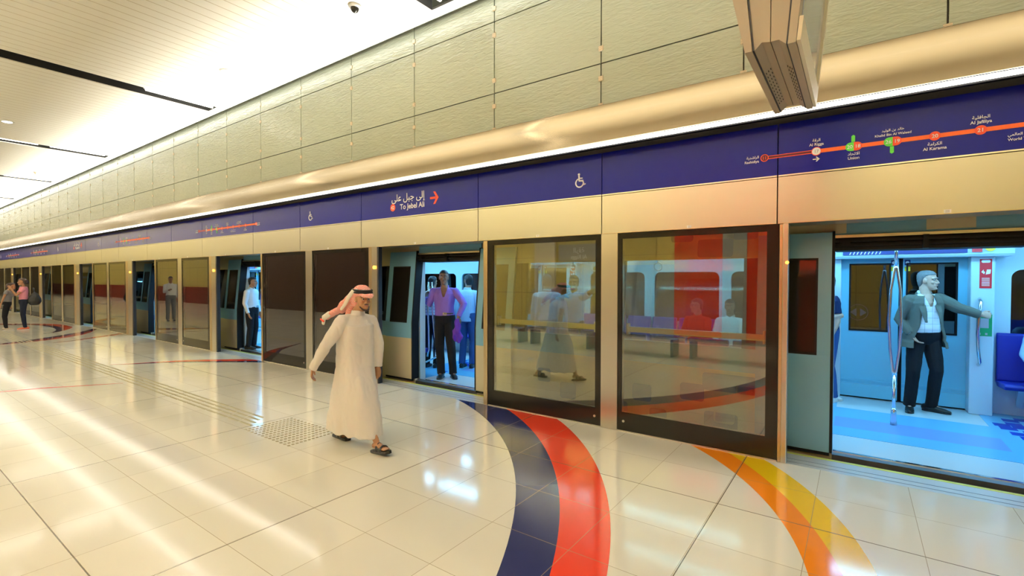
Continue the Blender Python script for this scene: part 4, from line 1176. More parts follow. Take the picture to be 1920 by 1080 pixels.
def person(label, base, face, s=1.0, pose=None, skin='tan', hair='black', look=None, tilt=0, top=None, bottom=None, shoes='leather', sleeve='long', voxel=.008,
           untuck=0, belly=0, hands=None, jacket=None, belt=False, collar=True, faceparts=True, legs=True, toe=None, female=False, glasses=False, group=None, bald=False, neckopen=0, fold=.006):
    """pose: world coordinates of joints that differ from plain standing"""
    base = Vector(base); t = empty('person', base, label, 'person', group)
    J = {k: v for k, v in default_joints(face, s).items()}
    for k, v in (pose or {}).items(): J[k] = Vector(v)-base
    for q in 'RL': J['sh'+q] = J['sh'+q]-Vector((0, 0, .022*s))
    f = Vector((face[0], face[1], 0)).normalized()
    lk = Vector((*(look or face), 0)).normalized() if not (look and len(look) == 3) else Vector(look).normalized()
    Mh = frame(lk)
    if tilt: Mh = Mh @ Matrix.Rotation(R(tilt), 3, 'X')
    hands = hands or {}
    skinm = SK[skin]
    # --- body: one continuous surface
    b = MB(); hs = s*.98
    head_shapes(b, J['head'], Mh, hs)
    J['neck_top'] = J['head']+Mh @ Vector((0, -.025, -.07))*s
    nr = .050 if female else .058
    b.tube([J['neck']-V(0, 0, .05*s), J['neck'], J['neck_top'], J['neck_top']+V(0, 0, .03)*s], [.068*s, nr*s, nr*s*.98, nr*s*.9], n=14)
    b.loft(torso_rings(J, [(a, x*(.93 if not female else .86), y*.92) for a, x, y in LV_BODY], s))
    for q in 'RL':
        sh, el, wr = J['sh'+q], J['el'+q], J['wr'+q]
        b.tube([J['neck']-V(0, 0, .045*s), sh.lerp(J['neck']-V(0, 0, .05*s), .35), sh], [.045*s, .052*s, .048*s], n=12, round_ends=True)
        k = .82 if female else 1
        b.tube([sh, sh.lerp(el, .35), sh.lerp(el, .75), el, el.lerp(wr, .3), wr.lerp(el, .12), wr], [x*s*k for x in (.050, .046, .040, .038, .039, .028, .026)], n=12, round_ends=True)
        hd = hands.get(q, {})
        d = Vector(hd['d']).normalized() if 'd' in hd else (wr-el).normalized()
        nrm = Vector(hd['n']) if 'n' in hd else (-(J['shR']-J['shL']) if q == 'R' else (J['shR']-J['shL']))*.9+f*.2
        if not hd.get('hide'):
            hand_shapes(b, wr, d, nrm, s*.98, hd.get('side', 1 if q == 'L' else -1), hd.get('curl', .35), hd.get('thumb', .5))
        hp, kn, an = J['hip'+q], J['kn'+q], J['an'+q]
        b.tube([hp+V(0, 0, .05*s), hp-V(0, 0, .02), hp.lerp(kn, .5), kn, kn.lerp(an, .3), kn.lerp(an, .8), an], [x*s*(.88 if female else 1) for x in (.07, .080, .066, .050, .050, .034, .032)], n=12, round_ends=True)
        tf = Vector((toe or {}).get(q, f)).normalized()
        if shoes == 'sandal':
            b.tube([an-tf*.03*s-V(0, 0, .035*s), an-V(0, 0, .02*s), an+tf*.08*s-V(0, 0, .045*s), an+tf*.14*s-V(0, 0, .062*s)], [(.032*s, .030*s), (.034*s, .035*s), (.040*s, .022*s), (.044*s, .014*s)], n=12, hint=tf.cross(V(0, 0, 1)), round_ends=True)
            lat = tf.cross(V(0, 0, 1)).normalized()
            for k2 in range(5):
                p = an+tf*(.140-.004*abs(k2-1)**1.3)*s+lat*(k2-2)*.0165*s-V(0, 0, .064*s)
                b.tube([p-tf*.01*s, p+tf*(.040-.005*k2)*s if q == 'L' else p+tf*(.020+.005*k2)*s], [.0095*s, .008*s], n=8, round_ends=True)
        else:
            b.tube([an, an+tf*.07*s-V(0, 0, .04*s), an+tf*.12*s-V(0, 0, .05*s)], [.03*s, .026*s, .018*s], n=10, round_ends=True)
    def P(x, y, z): return J['head'] + Mh @ Vector((x*hs, y*hs, z*hs))
    back = Mh @ Vector((0, -1, 0))
    socks = [(P(q*.031, .086, .010), .010*hs, .007*hs, back) for q in (-1, 1)]
    remeshed(b, 'body', skinm, t, voxel, 2, sockets=socks)
    # --- face pieces
    if faceparts:
        for q in (-1, 1):
            e_ = MB().ellipsoid(P(q*.031, .0728, .010), (.0115*hs,)*3, n=12, m=8).build('eye', EYE_W, t)
            MB().ellipsoid(P(q*.031, .0795, .010), (.0068*hs, .0068*hs, .0068*hs), n=10, m=6).build('iris', EYE_D, e_)
            MB().tube([P(q*.014, .092, .030), P(q*.032, .0925, .036), P(q*.052, .078, .030)], [.0042*hs, .0048*hs, .003*hs], n=6, round_ends=True).build('eyebrow', HAIRM['black' if hair != 'grey' else 'grey'], t)
        MB().tube([P(-.024, .0865, -.060), P(0, .1015, -.059), P(.024, .0865, -.060)], [.003*hs, .0052*hs, .003*hs], n=8, round_ends=True).build('lips', LIP, t)
    if glasses:
        g_ = MB()
        for q in (-1, 1):
            g_.ellipsoid(P(q*.033, .096, .010), (.026*hs, .006*hs, .018*hs), Mh, n=12, m=6); g_.tube([P(q*.058, .09, .014), P(q*.078, .0, .012)], .003*hs, n=6)
        g_.tube([P(-.012, .1, .014), P(.012, .1, .014)], .003*hs, n=6); g_.build('sunglasses', CL['leather'], t)
    # --- hair
    if hair:
        h = MB(); rings = []; n = 18
        for z, w_, ff, bb in HAIR:
            cy_, ry = (ff+bb)/2, (ff-bb)/2
            rings.append([P(w_*math.cos(a), cy_+ry*math.sin(a), z) for a in [2*PI*k/n for k in range(n)]])
        h.loft(rings)
        if female == 'bun':
            h.ellipsoid(P(0, -.115, -.01), (.065*hs, .060*hs, .065*hs), Mh); h.ellipsoid(P(0, -.085, .05), (.08*hs, .06*hs, .06*hs), Mh)
        if female == 'long':
            h.tube([P(0, -.07, .05), P(0, -.095, -.06), P(0, -.09, -.2), P(0, -.07, -.34)], [(.075*hs, .045*hs), (.085*hs, .045*hs), (.09*hs, .035*hs), (.06*hs, .02*hs)], n=14, hint=Mh @ Vector((1, 0, 0)), round_ends=True)
        remeshed(h, 'hair', HAIRM[hair], t, max(voxel*.8, .005), 1, folds=.004, fscale=(60, 60, 40))
    # --- trousers
    hips = (J['hipR']+J['hipL'])/2
    if bottom:
        tb_ = MB(); tb_.loft(torso_rings(J, [l for l in LV_BODY if l[0] < .1]+[(.19, .144, .097)], s, .017, belly*.9))
        for q in 'RL':
            hp, kn, an = J['hip'+q], J['kn'+q], J['an'+q]
            dn = (an-kn).normalized()
            tb_.tube([hp+V(0, 0, .06*s), hp-V(0, 0, .03*s), hp.lerp(kn, .5), kn, kn.lerp(an, .5), an-dn*.02*s, an+dn*.018*s], [x*s for x in ((.090, .098, .084, .070, .066, .062, .064) if not female else (.085, .092, .078, .062, .056, .050, .050))], n=16)
        remeshed(tb_, 'trousers', CL[bottom], t, voxel, 2, folds=fold*1.2, fscale=(9, 9, 4))
        if belt:
            rg = torso_rings(J, [(.175, .1435, .0975), (.215, .1395, .0965)], s, .021, belly*.6)
            bl = MB().loft(rg).build('belt', CL['belt'], t)
            ax = (J['hipR']-J['hipL']).normalized(); fy = V(0, 0, 1).cross(ax)
            c_ = hips+(J['neck']-hips)*.195+fy*(.118*s+.012+belly*.6)
            m_ = MB()
            for dx, dz, wx, wz in ((-.026, 0, .005, .022), (.026, 0, .005, .022), (0, .019, .028, .004), (0, -.019, .028, .004), (.0, 0, .026, .003)):
                cc = c_+ax*dx+V(0, 0, dz); pts = []
                for a_ in (-1, 1):
                    for b_ in (-1, 1):
                        for c__ in (-1, 1): pts.append(cc+ax*wx*a_+fy*.004*b_+V(0, 0, wz*c__))
                m_.add(pts, [(0, 1, 3, 2), (4, 6, 7, 5), (0, 4, 5, 1), (2, 3, 7, 6), (0, 2, 6, 4), (1, 5, 7, 3)])
            m_.build('buckle', CL['silver'], bl)
    # --- top
    if top:
        tm = .14 if not untuck else -untuck
        lv = [l for l in LV_BODY if l[0] > tm]; lo = [l for l in LV_BODY if l[0] <= tm]
        import bisect
        def at(tt):
            for a_, b_ in zip(LV_BODY[:-1], LV_BODY[1:]):
                if a_[0] <= tt <= b_[0]:
                    k = (tt-a_[0])/(b_[0]-a_[0]); return (tt, a_[1]+(b_[1]-a_[1])*k, a_[2]+(b_[2]-a_[2])*k)
            return (tt, .155, .10)
        if untuck: lv = [(tm, .156, .102)]+[l for l in LV_BODY if l[0] > max(tm, .0)]
        else: lv = [at(tm)]+lv
        lv = [(a, x*(.9 if female else 1), y*(.95 if female else 1)) for a, x, y in lv]
        lv = [l for l in lv if l[0] < .99]+[(.985, .072, .068)]
        tb_ = MB(); tb_.loft(torso_rings(J, lv, s, .018 if untuck else .020, belly))
        if female:
            ax = (J['shR']-J['shL']).normalized(); fy = V(0, 0, 1).cross(ax)
            for q in (-1, 1): tb_.ellipsoid(hips+(J['neck']-hips)*.66+ax*q*.07*s+fy*.095*s, (.06*s,)*3)
        for q in 'RL':
            sh, el, wr = J['sh'+q], J['el'+q], J['wr'+q]
            tb_.tube([J['neck']-V(0, 0, .055*s), sh.lerp(J['neck']-V(0, 0, .04*s), .4), sh], [.05*s, .058*s, .056*s], n=14, round_ends=True)
            if sleeve == 'long':
                tb_.tube([sh, sh.lerp(el, .4), el, el.lerp(wr, .45), wr.lerp(el, .04)], [x*s for x in (.066, .060, .052, .046, .038)], n=14)
                tb_.tube([sh, sh.lerp(el, .1)], [.064*s, .064*s], n=12, round_ends=True)
            else:
                tb_.tube([sh-(el-sh)*.05, sh, sh.lerp(el, .35), sh.lerp(el, .62 if not female else .45)], [x*s*(.85 if female else 1) for x in (.055, .066, .066, .066)], n=14)
        if collar:
            ax = (J['shR']-J['shL']).normalized(); fy = V(0, 0, 1).cross(ax); cn_ = J['neck']+V(0, 0, .012*s)
            pts = [cn_+(ax*math.cos(a)*.064+fy*(math.sin(a)*.062-.004)+V(0, 0, .012-.028*max(0, math.sin(a))))*s for a in [PI/2+.35+neckopen+(2*PI-.7-2*neckopen)*k/14 for k in range(15)]]
            tb_.tube(pts, [(.020*s, .0085*s)]*15, n=10, hint=(0, 0, 1))
        tops = None
        tops = remeshed(tb_, 'thobe' if top == 'thobe' else 'shirt', CL[top], t, voxel, 2, folds=fold, fscale=(10, 10, 6))
        if neckopen > .1:   # open collar: a V cut below the throat
            ax = (J['shR']-J['shL']).normalized(); fy = V(0, 0, 1).cross(ax); bm = bmesh.new(); bm.from_mesh(tops.data)
            kill = []
            for v in bm.verts:
                q_ = v.co-J['neck']; z_ = q_.z/s; x_ = abs(q_.dot(ax))/s; y_ = q_.dot(fy)/s
                if y_ > .02 and z_ > -.15 and x_ < .012+(z_+.15)*.30: kill.append(v)
            bmesh.ops.delete(bm, geom=kill, context='VERTS'); bm.to_mesh(tops.data); bm.free()
            sol = tops.modifiers.new('thickness', 'SOLIDIFY'); sol.thickness = .003
    # --- jacket, open at the front
    if jacket:
        jb = MB(); lv = [(-.22, .165, .115), (-.1, .165, .112)]+[l for l in LV_BODY if l[0] >= -.05 and l[0] < .95]+[(.97, .082, .075)]
        jb.loft(torso_rings(J, lv, s, .040, belly*.8, n=30, arc=lambda tt: .78-.42*min(max(tt, 0), 1) if tt < .8 else .36, flare=.10))
        for q in 'RL':
            sh, el, wr = J['sh'+q], J['el'+q], J['wr'+q]
            jb.tube([J['neck']+V(0, 0, -.07*s)+(sh-J['neck'])*.45, sh.lerp(J['neck']-V(0, 0, .04*s), .35), sh+V(0, 0, .006)], [.045*s, .066*s, .070*s], n=14, round_ends=True)
            jb.tube([sh, sh.lerp(el, .4), el, el.lerp(wr, .5), wr.lerp(el, .07)], [x*s for x in (.076, .071, .062, .055, .047)], n=14)
            jb.tube([sh, sh.lerp(el, .1)], [.074*s, .074*s], n=12, round_ends=True)
        ax = (J['shR']-J['shL']).normalized(); fy = V(0, 0, 1).cross(ax); up = (J['neck']-hips)
        for q in (-1, 1):   # lapels
            p0 = J['neck']+(ax*q*.070+fy*-.03+V(0, 0, .01))*s; p1 = J['neck']+(ax*q*.078+fy*.075+V(0, 0, -.07))*s; p2 = hips+up*.60+(ax*q*.082+fy*(.142+belly*.4))*s; p3 = hips+up*.38+(ax*q*.075+fy*(.150+belly))*s
            jb.tube([p0, p1, p2, p3], [(.024*s, .010), (.036*s, .010), (.030*s, .010), (.012*s, .008)], n=10, hint=ax)
        jb.tube([J['neck']+(ax*math.cos(a)*.074+fy*(math.sin(a)*.07-.01)+V(0, 0, .004))*s for a in [PI*(1.0+k/10) for k in range(11)]], [(.026*s, .010)]*11, n=10, hint=(0, 0, 1))
        remeshed(jb, 'jacket', CL[jacket], t, voxel, 2, folds=fold*1.3, fscale=(9, 9, 5))
    # --- shoes
    if shoes and shoes != 'sandal':
        for q in 'RL':
            an = J['an'+q]; tf = Vector((toe or {}).get(q, f)).normalized(); lat = tf.cross(V(0, 0, 1)).normalized()
            z0 = an.z-.085*s if an.z < .13*s else an.z-.085*s
            sb = MB(); B = lambda a, c: Vector((an.x, an.y, z0))+tf*a*s+V(0, 0, c*s)
            sb.tube([B(-.075, .045), B(-.05, .048), B(.0, .045), B(.07, .035), B(.13, .027), B(.175, .022)], [(.030*s, .040*s), (.038*s, .046*s), (.040*s, .045*s), (.046*s, .034*s), (.046*s, .026*s), (.028*s, .018*s)], n=16, hint=lat, round_ends=True)
            sb.tube([B(0, .05), B(-.01, .085)], [.036*s, .034*s], n=12)
            sb2 = MB(); sb2.prism_z([(p.x, p.y) for p in [Vector((an.x, an.y, 0))+tf*a*s+lat*c*s for a, c in ((-.09, -.02), (-.09, .02), (-.06, .038), (.02, .036), (.09, .046), (.15, .042), (.19, .018), (.19, -.018), (.15, -.042), (.09, -.046), (.02, -.036), (-.06, -.038))]], z0, z0+.016*s)
            o = remeshed(sb, 'shoe', CL[shoes], t, min(voxel, .006), 1)
            sb2.build('sole', CL['leather'] if shoes == 'leather' else CL['shoe_w'], o)
    return t, J, P, Mh

def low_shift(pose, dz):
    return {k: (v[0], v[1], v[2]+dz) for k, v in pose.items()}

HV = .0055
# ---- 1. man in white robe walking to the right
pw = {'head': (-3.955, 3.0, 1.475), 'neck': (-4.06, 3.0, 1.325), 'shR': (-4.07, 2.84, 1.275), 'shL': (-4.02, 3.15, 1.27), 'elR': (-4.15, 2.72, 1.03), 'wrR': (-4.335, 2.70, .80),
      'elL': (-3.99, 3.21, 1.01), 'wrL': (-3.98, 3.20, .79), 'hipR': (-4.08, 2.93, .86), 'hipL': (-4.12, 3.07, .86), 'knR': (-3.90, 2.95, .48), 'knL': (-4.26, 3.06, .45),
      'anR': (-3.74, 2.99, .105), 'anL': (-4.43, 3.05, .085)}
wt, J, P, Mh = person('man in a long white robe and red checked headscarf striding across the cream floor', (-4.08, 3.0, 0), (1, -.12), .93, pw, 'tan', None, look=(1, -.22), tilt=-4,
    top=None, bottom=None, shoes='sandal', voxel=.0048, hands={'R': dict(d=(-.35, 0, -1), curl=.45), 'L': dict(d=(.05, 0, -1), curl=.35)}, toe={'R': (1, 0, .12), 'L': (1, -.05, -.12)})
s = .93
mb = MB(); hips = (J['hipR']+J['hipL'])/2
mb.loft(torso_rings(J, [(a, x_, y_) for a, x_, y_ in LV_BODY if a > .2 and a < .99]+[(.985, .070, .068)], s, .030, .015))
def oval(c, rx, ry, tw=0, n=24): return [Vector((c[0]+rx*math.cos(a+tw), c[1]+ry*math.sin(a+tw), c[2])) for a in [2*PI*k/n for k in range(n)]]
b0_ = -Vector((-4.08, 3.0, 0))
def rb(c, rx, ry, dz=0, n=28):
    out = []
    for k in range(n):
        a = 2*PI*k/n; sg = lambda v, p_: math.copysign(abs(v)**p_, v); x_ = rx*sg(math.cos(a), .75); out.append(Vector((c[0]+4.08+x_, c[1]-3.0+ry*sg(math.sin(a), .75), c[2]-dz*x_/max(rx, .01))))
    return out
mb.loft([rb((-4.06, 3.0, 1.22), .135, .165), rb((-4.065, 3.0, 1.08), .145, .165), rb((-4.075, 3.0, .94), .155, .165), rb((-4.08, 3.0, .80), .175, .165), rb((-4.075, 3.0, .62), .24, .165), rb((-4.085, 3.0, .45), .30, .16), rb((-4.095, 3.0, .30), .345, .16), rb((-4.11, 3.0, .165), .375, .155, -.01), rb((-4.11, 3.0, .135), .38, .155, -.01)])
for q in 'RL':
    sh, el, wr = J['sh'+q], J['el'+q], J['wr'+q]
    mb.tube([J['neck']-V(0, 0, .055), sh.lerp(J['neck']-V(0, 0, .04), .4), sh], [.05, .062, .060], n=14, round_ends=True)
    mb.tube([sh, sh.lerp(el, .4), el, el.lerp(wr, .5), wr.lerp(el, -.05)], [.068, .062, .056, .050, .044], n=14)
    mb.tube([sh, sh.lerp(el, .1)], [.066, .066], n=12, round_ends=True)
mb.tube([J['neck']+V(.03*math.cos(0), 0, 0)+V(.062*math.cos(a), .060*math.sin(a), .018) for a in [2*PI*k/16 for k in range(17)]], [(.024, .010)]*17, n=10, hint=(0, 0, 1))
remeshed(mb, 'robe', CL['thobe'], wt, .007, 8, folds=.018, fscale=(11, 9, 2.2))
# placket line with buttons
MB().tube([J['neck']+V(.085, -.02, -.02), J['neck']+V(.115, -.03, -.16), J['neck']+V(.12, -.03, -.28)], [(.012, .004)]*3, n=8, hint=(0, 1, 0)).build('placket', CL['thobe'], wt)
# headscarf
gb = MB(); rings = []; n = 22
for z, w_, ff, bb in [(-.085, .060, -.035, -.150), (-.04, .088, -.010, -.165), (0, .094, .005, -.170), (.03, .096, .036, -.168), (.052, .097, .104, -.163), (.075, .096, .110, -.156), (.10, .088, .100, -.144), (.13, .068, .072, -.115), (.152, .036, .030, -.07)]:
    cy_, ry = (ff+bb)/2, (ff-bb)/2
    rings.append([P(w_*math.cos(a), cy_+ry*math.sin(a), z) for a in [2*PI*k/n for k in range(n)]])
gb.loft(rings)
gb.tube([P(.0, .085, .058), P(.01, .13, .05), P(.012, .185, .048)], [(.078*s, .022*s), (.066*s, .018*s), (.035*s, .014*s)], n=14, hint=Mh @ Vector((1, 0, 0)), round_ends=True)
gb.tube([P(0, -.08, .03), P(.03, -.19, -.03), P(.07, -.28, -.10), P(.10, -.35, -.16)], [(.10*s, .07*s), (.10*s, .062*s), (.085*s, .050*s), (.06*s, .035*s)], n=16, hint=Mh @ Vector((1, 0, 0)), round_ends=True)
gb.tube([P(.0, -.14, -.06), P(.02, -.20, -.15), P(.03, -.24, -.21)], [(.08*s, .05*s), (.08*s, .045*s), (.06*s, .03*s)], n=14, hint=Mh @ Vector((1, 0, 0)), round_ends=True)
gb.tube([P(.08, -.29, -.12), P(.16, -.40, -.19), P(.20, -.46, -.25)], [(.06*s, .035*s), (.05*s, .028*s), (.035*s, .022*s)], n=14, hint=Mh @ Vector((1, 0, 0)), round_ends=True)
sc = remeshed(gb, 'headscarf', CL['ghutra'], wt, .006, 3, folds=.010, fscale=(22, 22, 14))
MB().tube([P(.078, .035, .100), P(.103, -.03, .080), P(.112, -.10, .02), P(.120, -.165, -.06), P(.135, -.24, -.13)], [(.010*s, .020*s), (.014*s, .026*s), (.014*s, .028*s), (.012*s, .026*s), (.01*s, .018*s)], n=12, hint=Mh @ Vector((1, 0, 0)), round_ends=True).build('white_fold', CL['ghutra_w'], sc)
MB().tube([P(.20, -.41, -.20), P(.235, -.47, -.25), P(.23, -.50, -.32)], [(.018*s, .035*s), (.02*s, .036*s), (.014*s, .022*s)], n=12, hint=Mh @ Vector((1, 0, 0)), round_ends=True).build('white_tail', CL['ghutra_w'], sc)
MB().tube([P(.25, -.44, -.285), P(.255, -.51, -.27)], [.010*s, .010*s], n=8, round_ends=True).build('red_edge', CL['ghutra_r'], sc)
ag = MB()
for k_, zz in enumerate((.078, .100)):
    ag.tube([P(.095*math.cos(a), -.012+.122*math.sin(a)-.004*k_, zz) for a in [2*PI*k/26 for k in range(27)]], .0115*s, n=8)
ag.build('black_cord', CL['agal'], wt)
# beard
MB().tube([P(-.052, .05, -.075), P(-.03, .083, -.103), P(0, .094, -.112), P(.03, .083, -.103), P(.052, .05, -.075)], [.006*s, .010*s, .013*s, .010*s, .006*s], n=8, round_ends=True).build('beard', HAIRM['brown'], wt)
MB().tube([P(-.022, .0935, -.046), P(0, .106, -.044), P(.022, .0935, -.046)], [.003*s, .0048*s, .003*s], n=8, round_ends=True).build('moustache', HAIRM['brown'], wt)
# sandals
for q, tz, pit in (('R', .035, .16), ('L', 0.0, 0)):
    an = J['an'+q]; tf = Vector((1, 0, pit)).normalized(); lat = Vector((0, -1, 0)); up_ = lat.cross(tf)*-1
    if up_.z < 0: up_ = -up_
    base_ = an - up_*.100
    if base_.z < .003: base_.z = .003
    poly = [(-.075, -.028), (-.085, 0), (-.075, .028), (-.02, .034), (.06, .038), (.12, .046), (.165, .040), (.185, .012), (.18, -.02), (.14, -.044), (.06, -.040), (-.02, -.034)]
    sm = MB(); top_ = [base_+tf*a+lat*c+up_*.026 for a, c in poly]; bot_ = [base_+tf*a+lat*c for a, c in poly]
    sm.loft([bot_, top_], smooth=False)
    so = sm.build('sandal', CL['leather'], wt)
    st2 = MB()
    for a_, h_, w2 in ((.03, .075, .042), (.095, .052, .050)):
        st2.tube([base_+tf*a_+lat*(w2*math.cos(t_))+up_*(.02+h_*math.sin(t_)) for t_ in [PI*k/10 for k in range(11)]], [(.016, .004)]*11, n=8, hint=tf)
    st2.build('strap', CL['leather'], so)

# ---- 2. man in purple shirt
pp = {'head': (-5.72, 6.0, 1.695), 'neck': (-5.71, 6.01, 1.53), 'shR': (-5.86, 5.90, 1.485), 'shL': (-5.56, 6.11, 1.485), 'elR': (-5.92, 5.84, 1.235), 'wrR': (-6.035, 5.875, 1.345),
      'elL': (-5.375, 6.13, 1.25), 'wrL': (-5.385, 6.00, 1.04), 'hipR': (-5.755, 5.95, .98), 'hipL': (-5.655, 6.05, .98), 'knR': (-5.74, 5.91, .53), 'knL': (-5.575, 6.02, .53), 'anR': (-5.73, 5.95, .085), 'anL': (-5.565, 6.06, .085)}
person('man in an open purple shirt and black trousers standing in a train doorway', (-5.66, 6.0, 0), (.62, -.78), 1.04, pp, 'brown', 'black', look=(.60, -.80),
    top='purple', bottom='blacktr', voxel=HV, belt=True, neckopen=.35, fold=.008, toe={'R': (.45, -.9, 0), 'L': (.85, -.55, 0)},
    hands={'R': dict(d=(-.25, .35, .8), n=(.55, .5, -.1), curl=1.0, side=-1), 'L': dict(d=(.05, -.25, -1), n=(-.6, .3, -.2), curl=.9)})
pc = empty('purple_cloth', (-5.36, 5.94, .64), 'crumpled violet cloth hanging from the left hand of the man in the purple shirt', 'cloth')
mb = MB().tube([(0, 0, .36), (0, .0, .27), (-.01, -.01, .18), (.01, 0, .08), (.0, .01, .0)], [(.022, .018), (.045, .030), (.060, .032), (.070, .030), (.055, .018)], n=18, hint=(.8, .6, 0), round_ends=True)
remeshed(mb, 'folded_cloth', CL['purplecl'], pc, .006, 1, folds=.025, fscale=(28, 28, 7))

# ---- 3. man in jacket
pj = {'head': (.735, 8.0, 1.66), 'neck': (.71, 8.0, 1.495), 'shR': (.555, 7.93, 1.43), 'shL': (.865, 8.05, 1.45), 'elR': (.465, 7.95, 1.16), 'wrR': (.575, 7.87, .985),
      'elL': (1.04, 8.02, 1.32), 'wrL': (1.235, 8.04, 1.25), 'hipR': (.63, 7.97, .94), 'hipL': (.78, 8.03, .94), 'knR': (.60, 7.90, .52), 'knL': (.83, 7.95, .54), 'anR': (.575, 7.96, .085), 'anL': (.80, 8.07, .085)}
person('grey-haired man in a grey-green jacket and white shirt holding a handle', (.7, 8.0, 0), (.18, -1), 1.02, pj, 'light', 'grey', look=(.93, -.37),
    top='check', bottom='blacktr', voxel=HV, belly=.055, jacket='jacket', belt=False, fold=.007, toe={'R': (-.05, -1, 0), 'L': (1, -.35, 0)}, neckopen=.2,
    hands={'L': dict(d=(.75, .25, -.05), n=(.1, .9, -.2), curl=1.0, side=1), 'R': dict(d=(.5, -.1, -.8), curl=.4)})
# ---- 4. man in white shirt, third doorway
person('man in a white shirt and black trousers standing sideways in a train doorway', (-11.76, 5.74, 0), (.86, .5), .975, None, 'mid', 'black', look=(.80, .60), top='white', bottom='blacktr', voxel=.007, belly=.03, belt=True)
# ---- 5. men behind the purple shirt
person('man in a striped white shirt seen from behind, left of the man in purple', (-6.55, 6.55, 0), (-.3, 1), .985, None, 'mid', 'black', top='stripe', bottom='blacktr', voxel=.008, faceparts=False)
person('man in a light blue shirt and jeans seen from behind, beside the man in purple', (-5.98, 6.92, 0), (-.35, 1), 1.0, {'neck': (-5.98, 6.92, 1.475)}, 'mid', 'black', look=(-.9, .5), top='ltblue', bottom='jeans', voxel=.008, untuck=.10, faceparts=False,
       hands={})
person('person with long black hair half hidden at the left edge of the middle doorway', (-7.0, 6.65, 0), (-.2, 1), .96, None, 'mid', 'black', top='grey', bottom='blacktr', voxel=.009, female='long', faceparts=False)
# ---- 6. navy T-shirt
person('person in a navy T-shirt and jeans partly hidden behind the near door edge', (-.30, 7.98, 0), (-1, -.35), .99, {'elR': (-.16, 7.80, 1.19), 'wrR': (-.40, 7.66, 1.15)}, 'light', 'black', top='navy', bottom='jeans', shoes='shoe_w', sleeve='short', untuck=.05, collar=False, voxel=.008,
       toe={'R': (.9, -.4, 0), 'L': (-.4, -1, 0)})
# ---- seated people
def seated(label, x, y, face, top, bottom, skin='mid', hair='black', s=.95, look=None, **k):
    f = Vector((face[0], face[1], 0)).normalized(); r_ = Vector((f.y, -f.x, 0)); B = Vector((x, y, 0))
    Q = lambda a, b_, z: tuple(B+r_*a*s+f*b_*s+V(0, 0, z))
    pose = dict(head=Q(0, .02, 1.245), neck=Q(0, -.03, 1.09), shR=Q(.17, -.03, 1.035), shL=Q(-.17, -.03, 1.035), elR=Q(.22, .06, .79), elL=Q(-.22, .06, .79), wrR=Q(.13, .27, .66), wrL=Q(-.13, .27, .66),
                hipR=Q(.09, 0, .55), hipL=Q(-.09, 0, .55), knR=Q(.12, .42, .54), knL=Q(-.12, .42, .54), anR=Q(.12, .44, .085), anL=Q(-.12, .44, .085))
    pose.update(k.pop('pose', {}))
    return person(label, (x, y, 0), face, s, pose, skin, hair, look=look, top=top, bottom=bottom, voxel=.008, **k)
seated('seated passenger in a light blue shirt and beige trousers at the right picture edge', 1.86, 8.12, (-.25, -1), 'ltblue', 'beige', skin='light', s=1.0, untuck=.05)
seated('seated passenger in a red shirt and sunglasses behind the largest glass pane', -2.09, 8.08, (-.2, -1), 'red', 'blacktr', look=(-.75, -.66), glasses=True)
seated('seated passenger in a white collared shirt behind the largest glass pane', -1.60, 8.10, (0, -1), 'white', 'blacktr', look=(.1, -1))
# ---- passengers behind the second pane
person('passenger in a light blue shirt raising one arm to a strap behind the glass', (-3.62, 6.75, 0), (.25, -1), .99, {'shL': (-3.45, 6.72, 1.42), 'elL': (-3.22, 6.60, 1.50), 'wrL': (-3.15, 6.52, 1.76)}, 'mid', 'black', top='ltblue', bottom='blacktr', sleeve='short', voxel=.008,
       hands={'L': dict(d=(0, -.1, 1), n=(.3, .6, 0), curl=.9)})
person('passenger in a pale blue shirt standing with back turned, seen through the glass', (-4.12, 6.75, 0), (-.6, .8), 1.0, None, 'mid', 'black', top='ltblue', bottom='greytr', voxel=.009, faceparts=False)
# ---- couple on the platform at the far left
person('woman in a pink T-shirt and dark jeans, hands raised, at the far left', (-22.15, 3.50, 0), (-.12, -1), .955,
   {'head': (-22.13, 3.47, 1.555), 'elR': (-22.36, 3.34, 1.12), 'wrR': (-22.30, 3.24, 1.34), 'elL': (-22.00, 3.32, 1.12), 'wrL': (-22.08, 3.22, 1.33)}, 'tan', 'brown', top='pink', bottom='darkjeans', shoes='orange_shoe', sleeve='short', collar=False, untuck=.02, female='bun', voxel=.009,
   hands={'R': dict(d=(.1, -.3, 1), curl=.7), 'L': dict(d=(-.1, -.3, 1), curl=.7)})
person('woman in a grey top and black trousers facing the woman in pink', (-22.42, 3.16, 0), (.12, 1), .89,
   {'head': (-22.36, 3.27, 1.415), 'neck': (-22.38, 3.20, 1.29), 'elR': (-22.16, 3.05, 1.04), 'wrR': (-22.12, 2.98, .84), 'knR': (-22.35, 3.10, .43), 'knL': (-22.50, 3.10, .43)}, 'tan', 'brown', top='grey', bottom='blacktr', shoes='beige_shoe', sleeve='short', collar=False, untuck=.10, female='bun', voxel=.009)
def bag(name, loc, label, sx, sz, m='bag'):
    t = empty(name, loc, label, 'bag')
    mb = MB().tube([(0, 0, -sz/2), (0, 0, -sz*.3), (0, 0, 0), (0, 0, sz*.35), (0, 0, sz/2)], [(.05, sx*.40), (.08, sx*.5), (.08, sx*.46), (.05, sx*.30), (.03, sx*.12)], n=18, hint=(1, 0, 0), round_ends=True)
    remeshed(mb, 'bag_body', CL[m], t, .01, 2, folds=.015)
    MB().tube([(-sx*.15, 0, sz*.42), (-sx*.22, 0, sz*.75), (-sx*.35, 0, sz*.95)], [(.02, .005)]*3, n=8, hint=(0, 1, 0)).build('strap', CL[m], t)
    return t
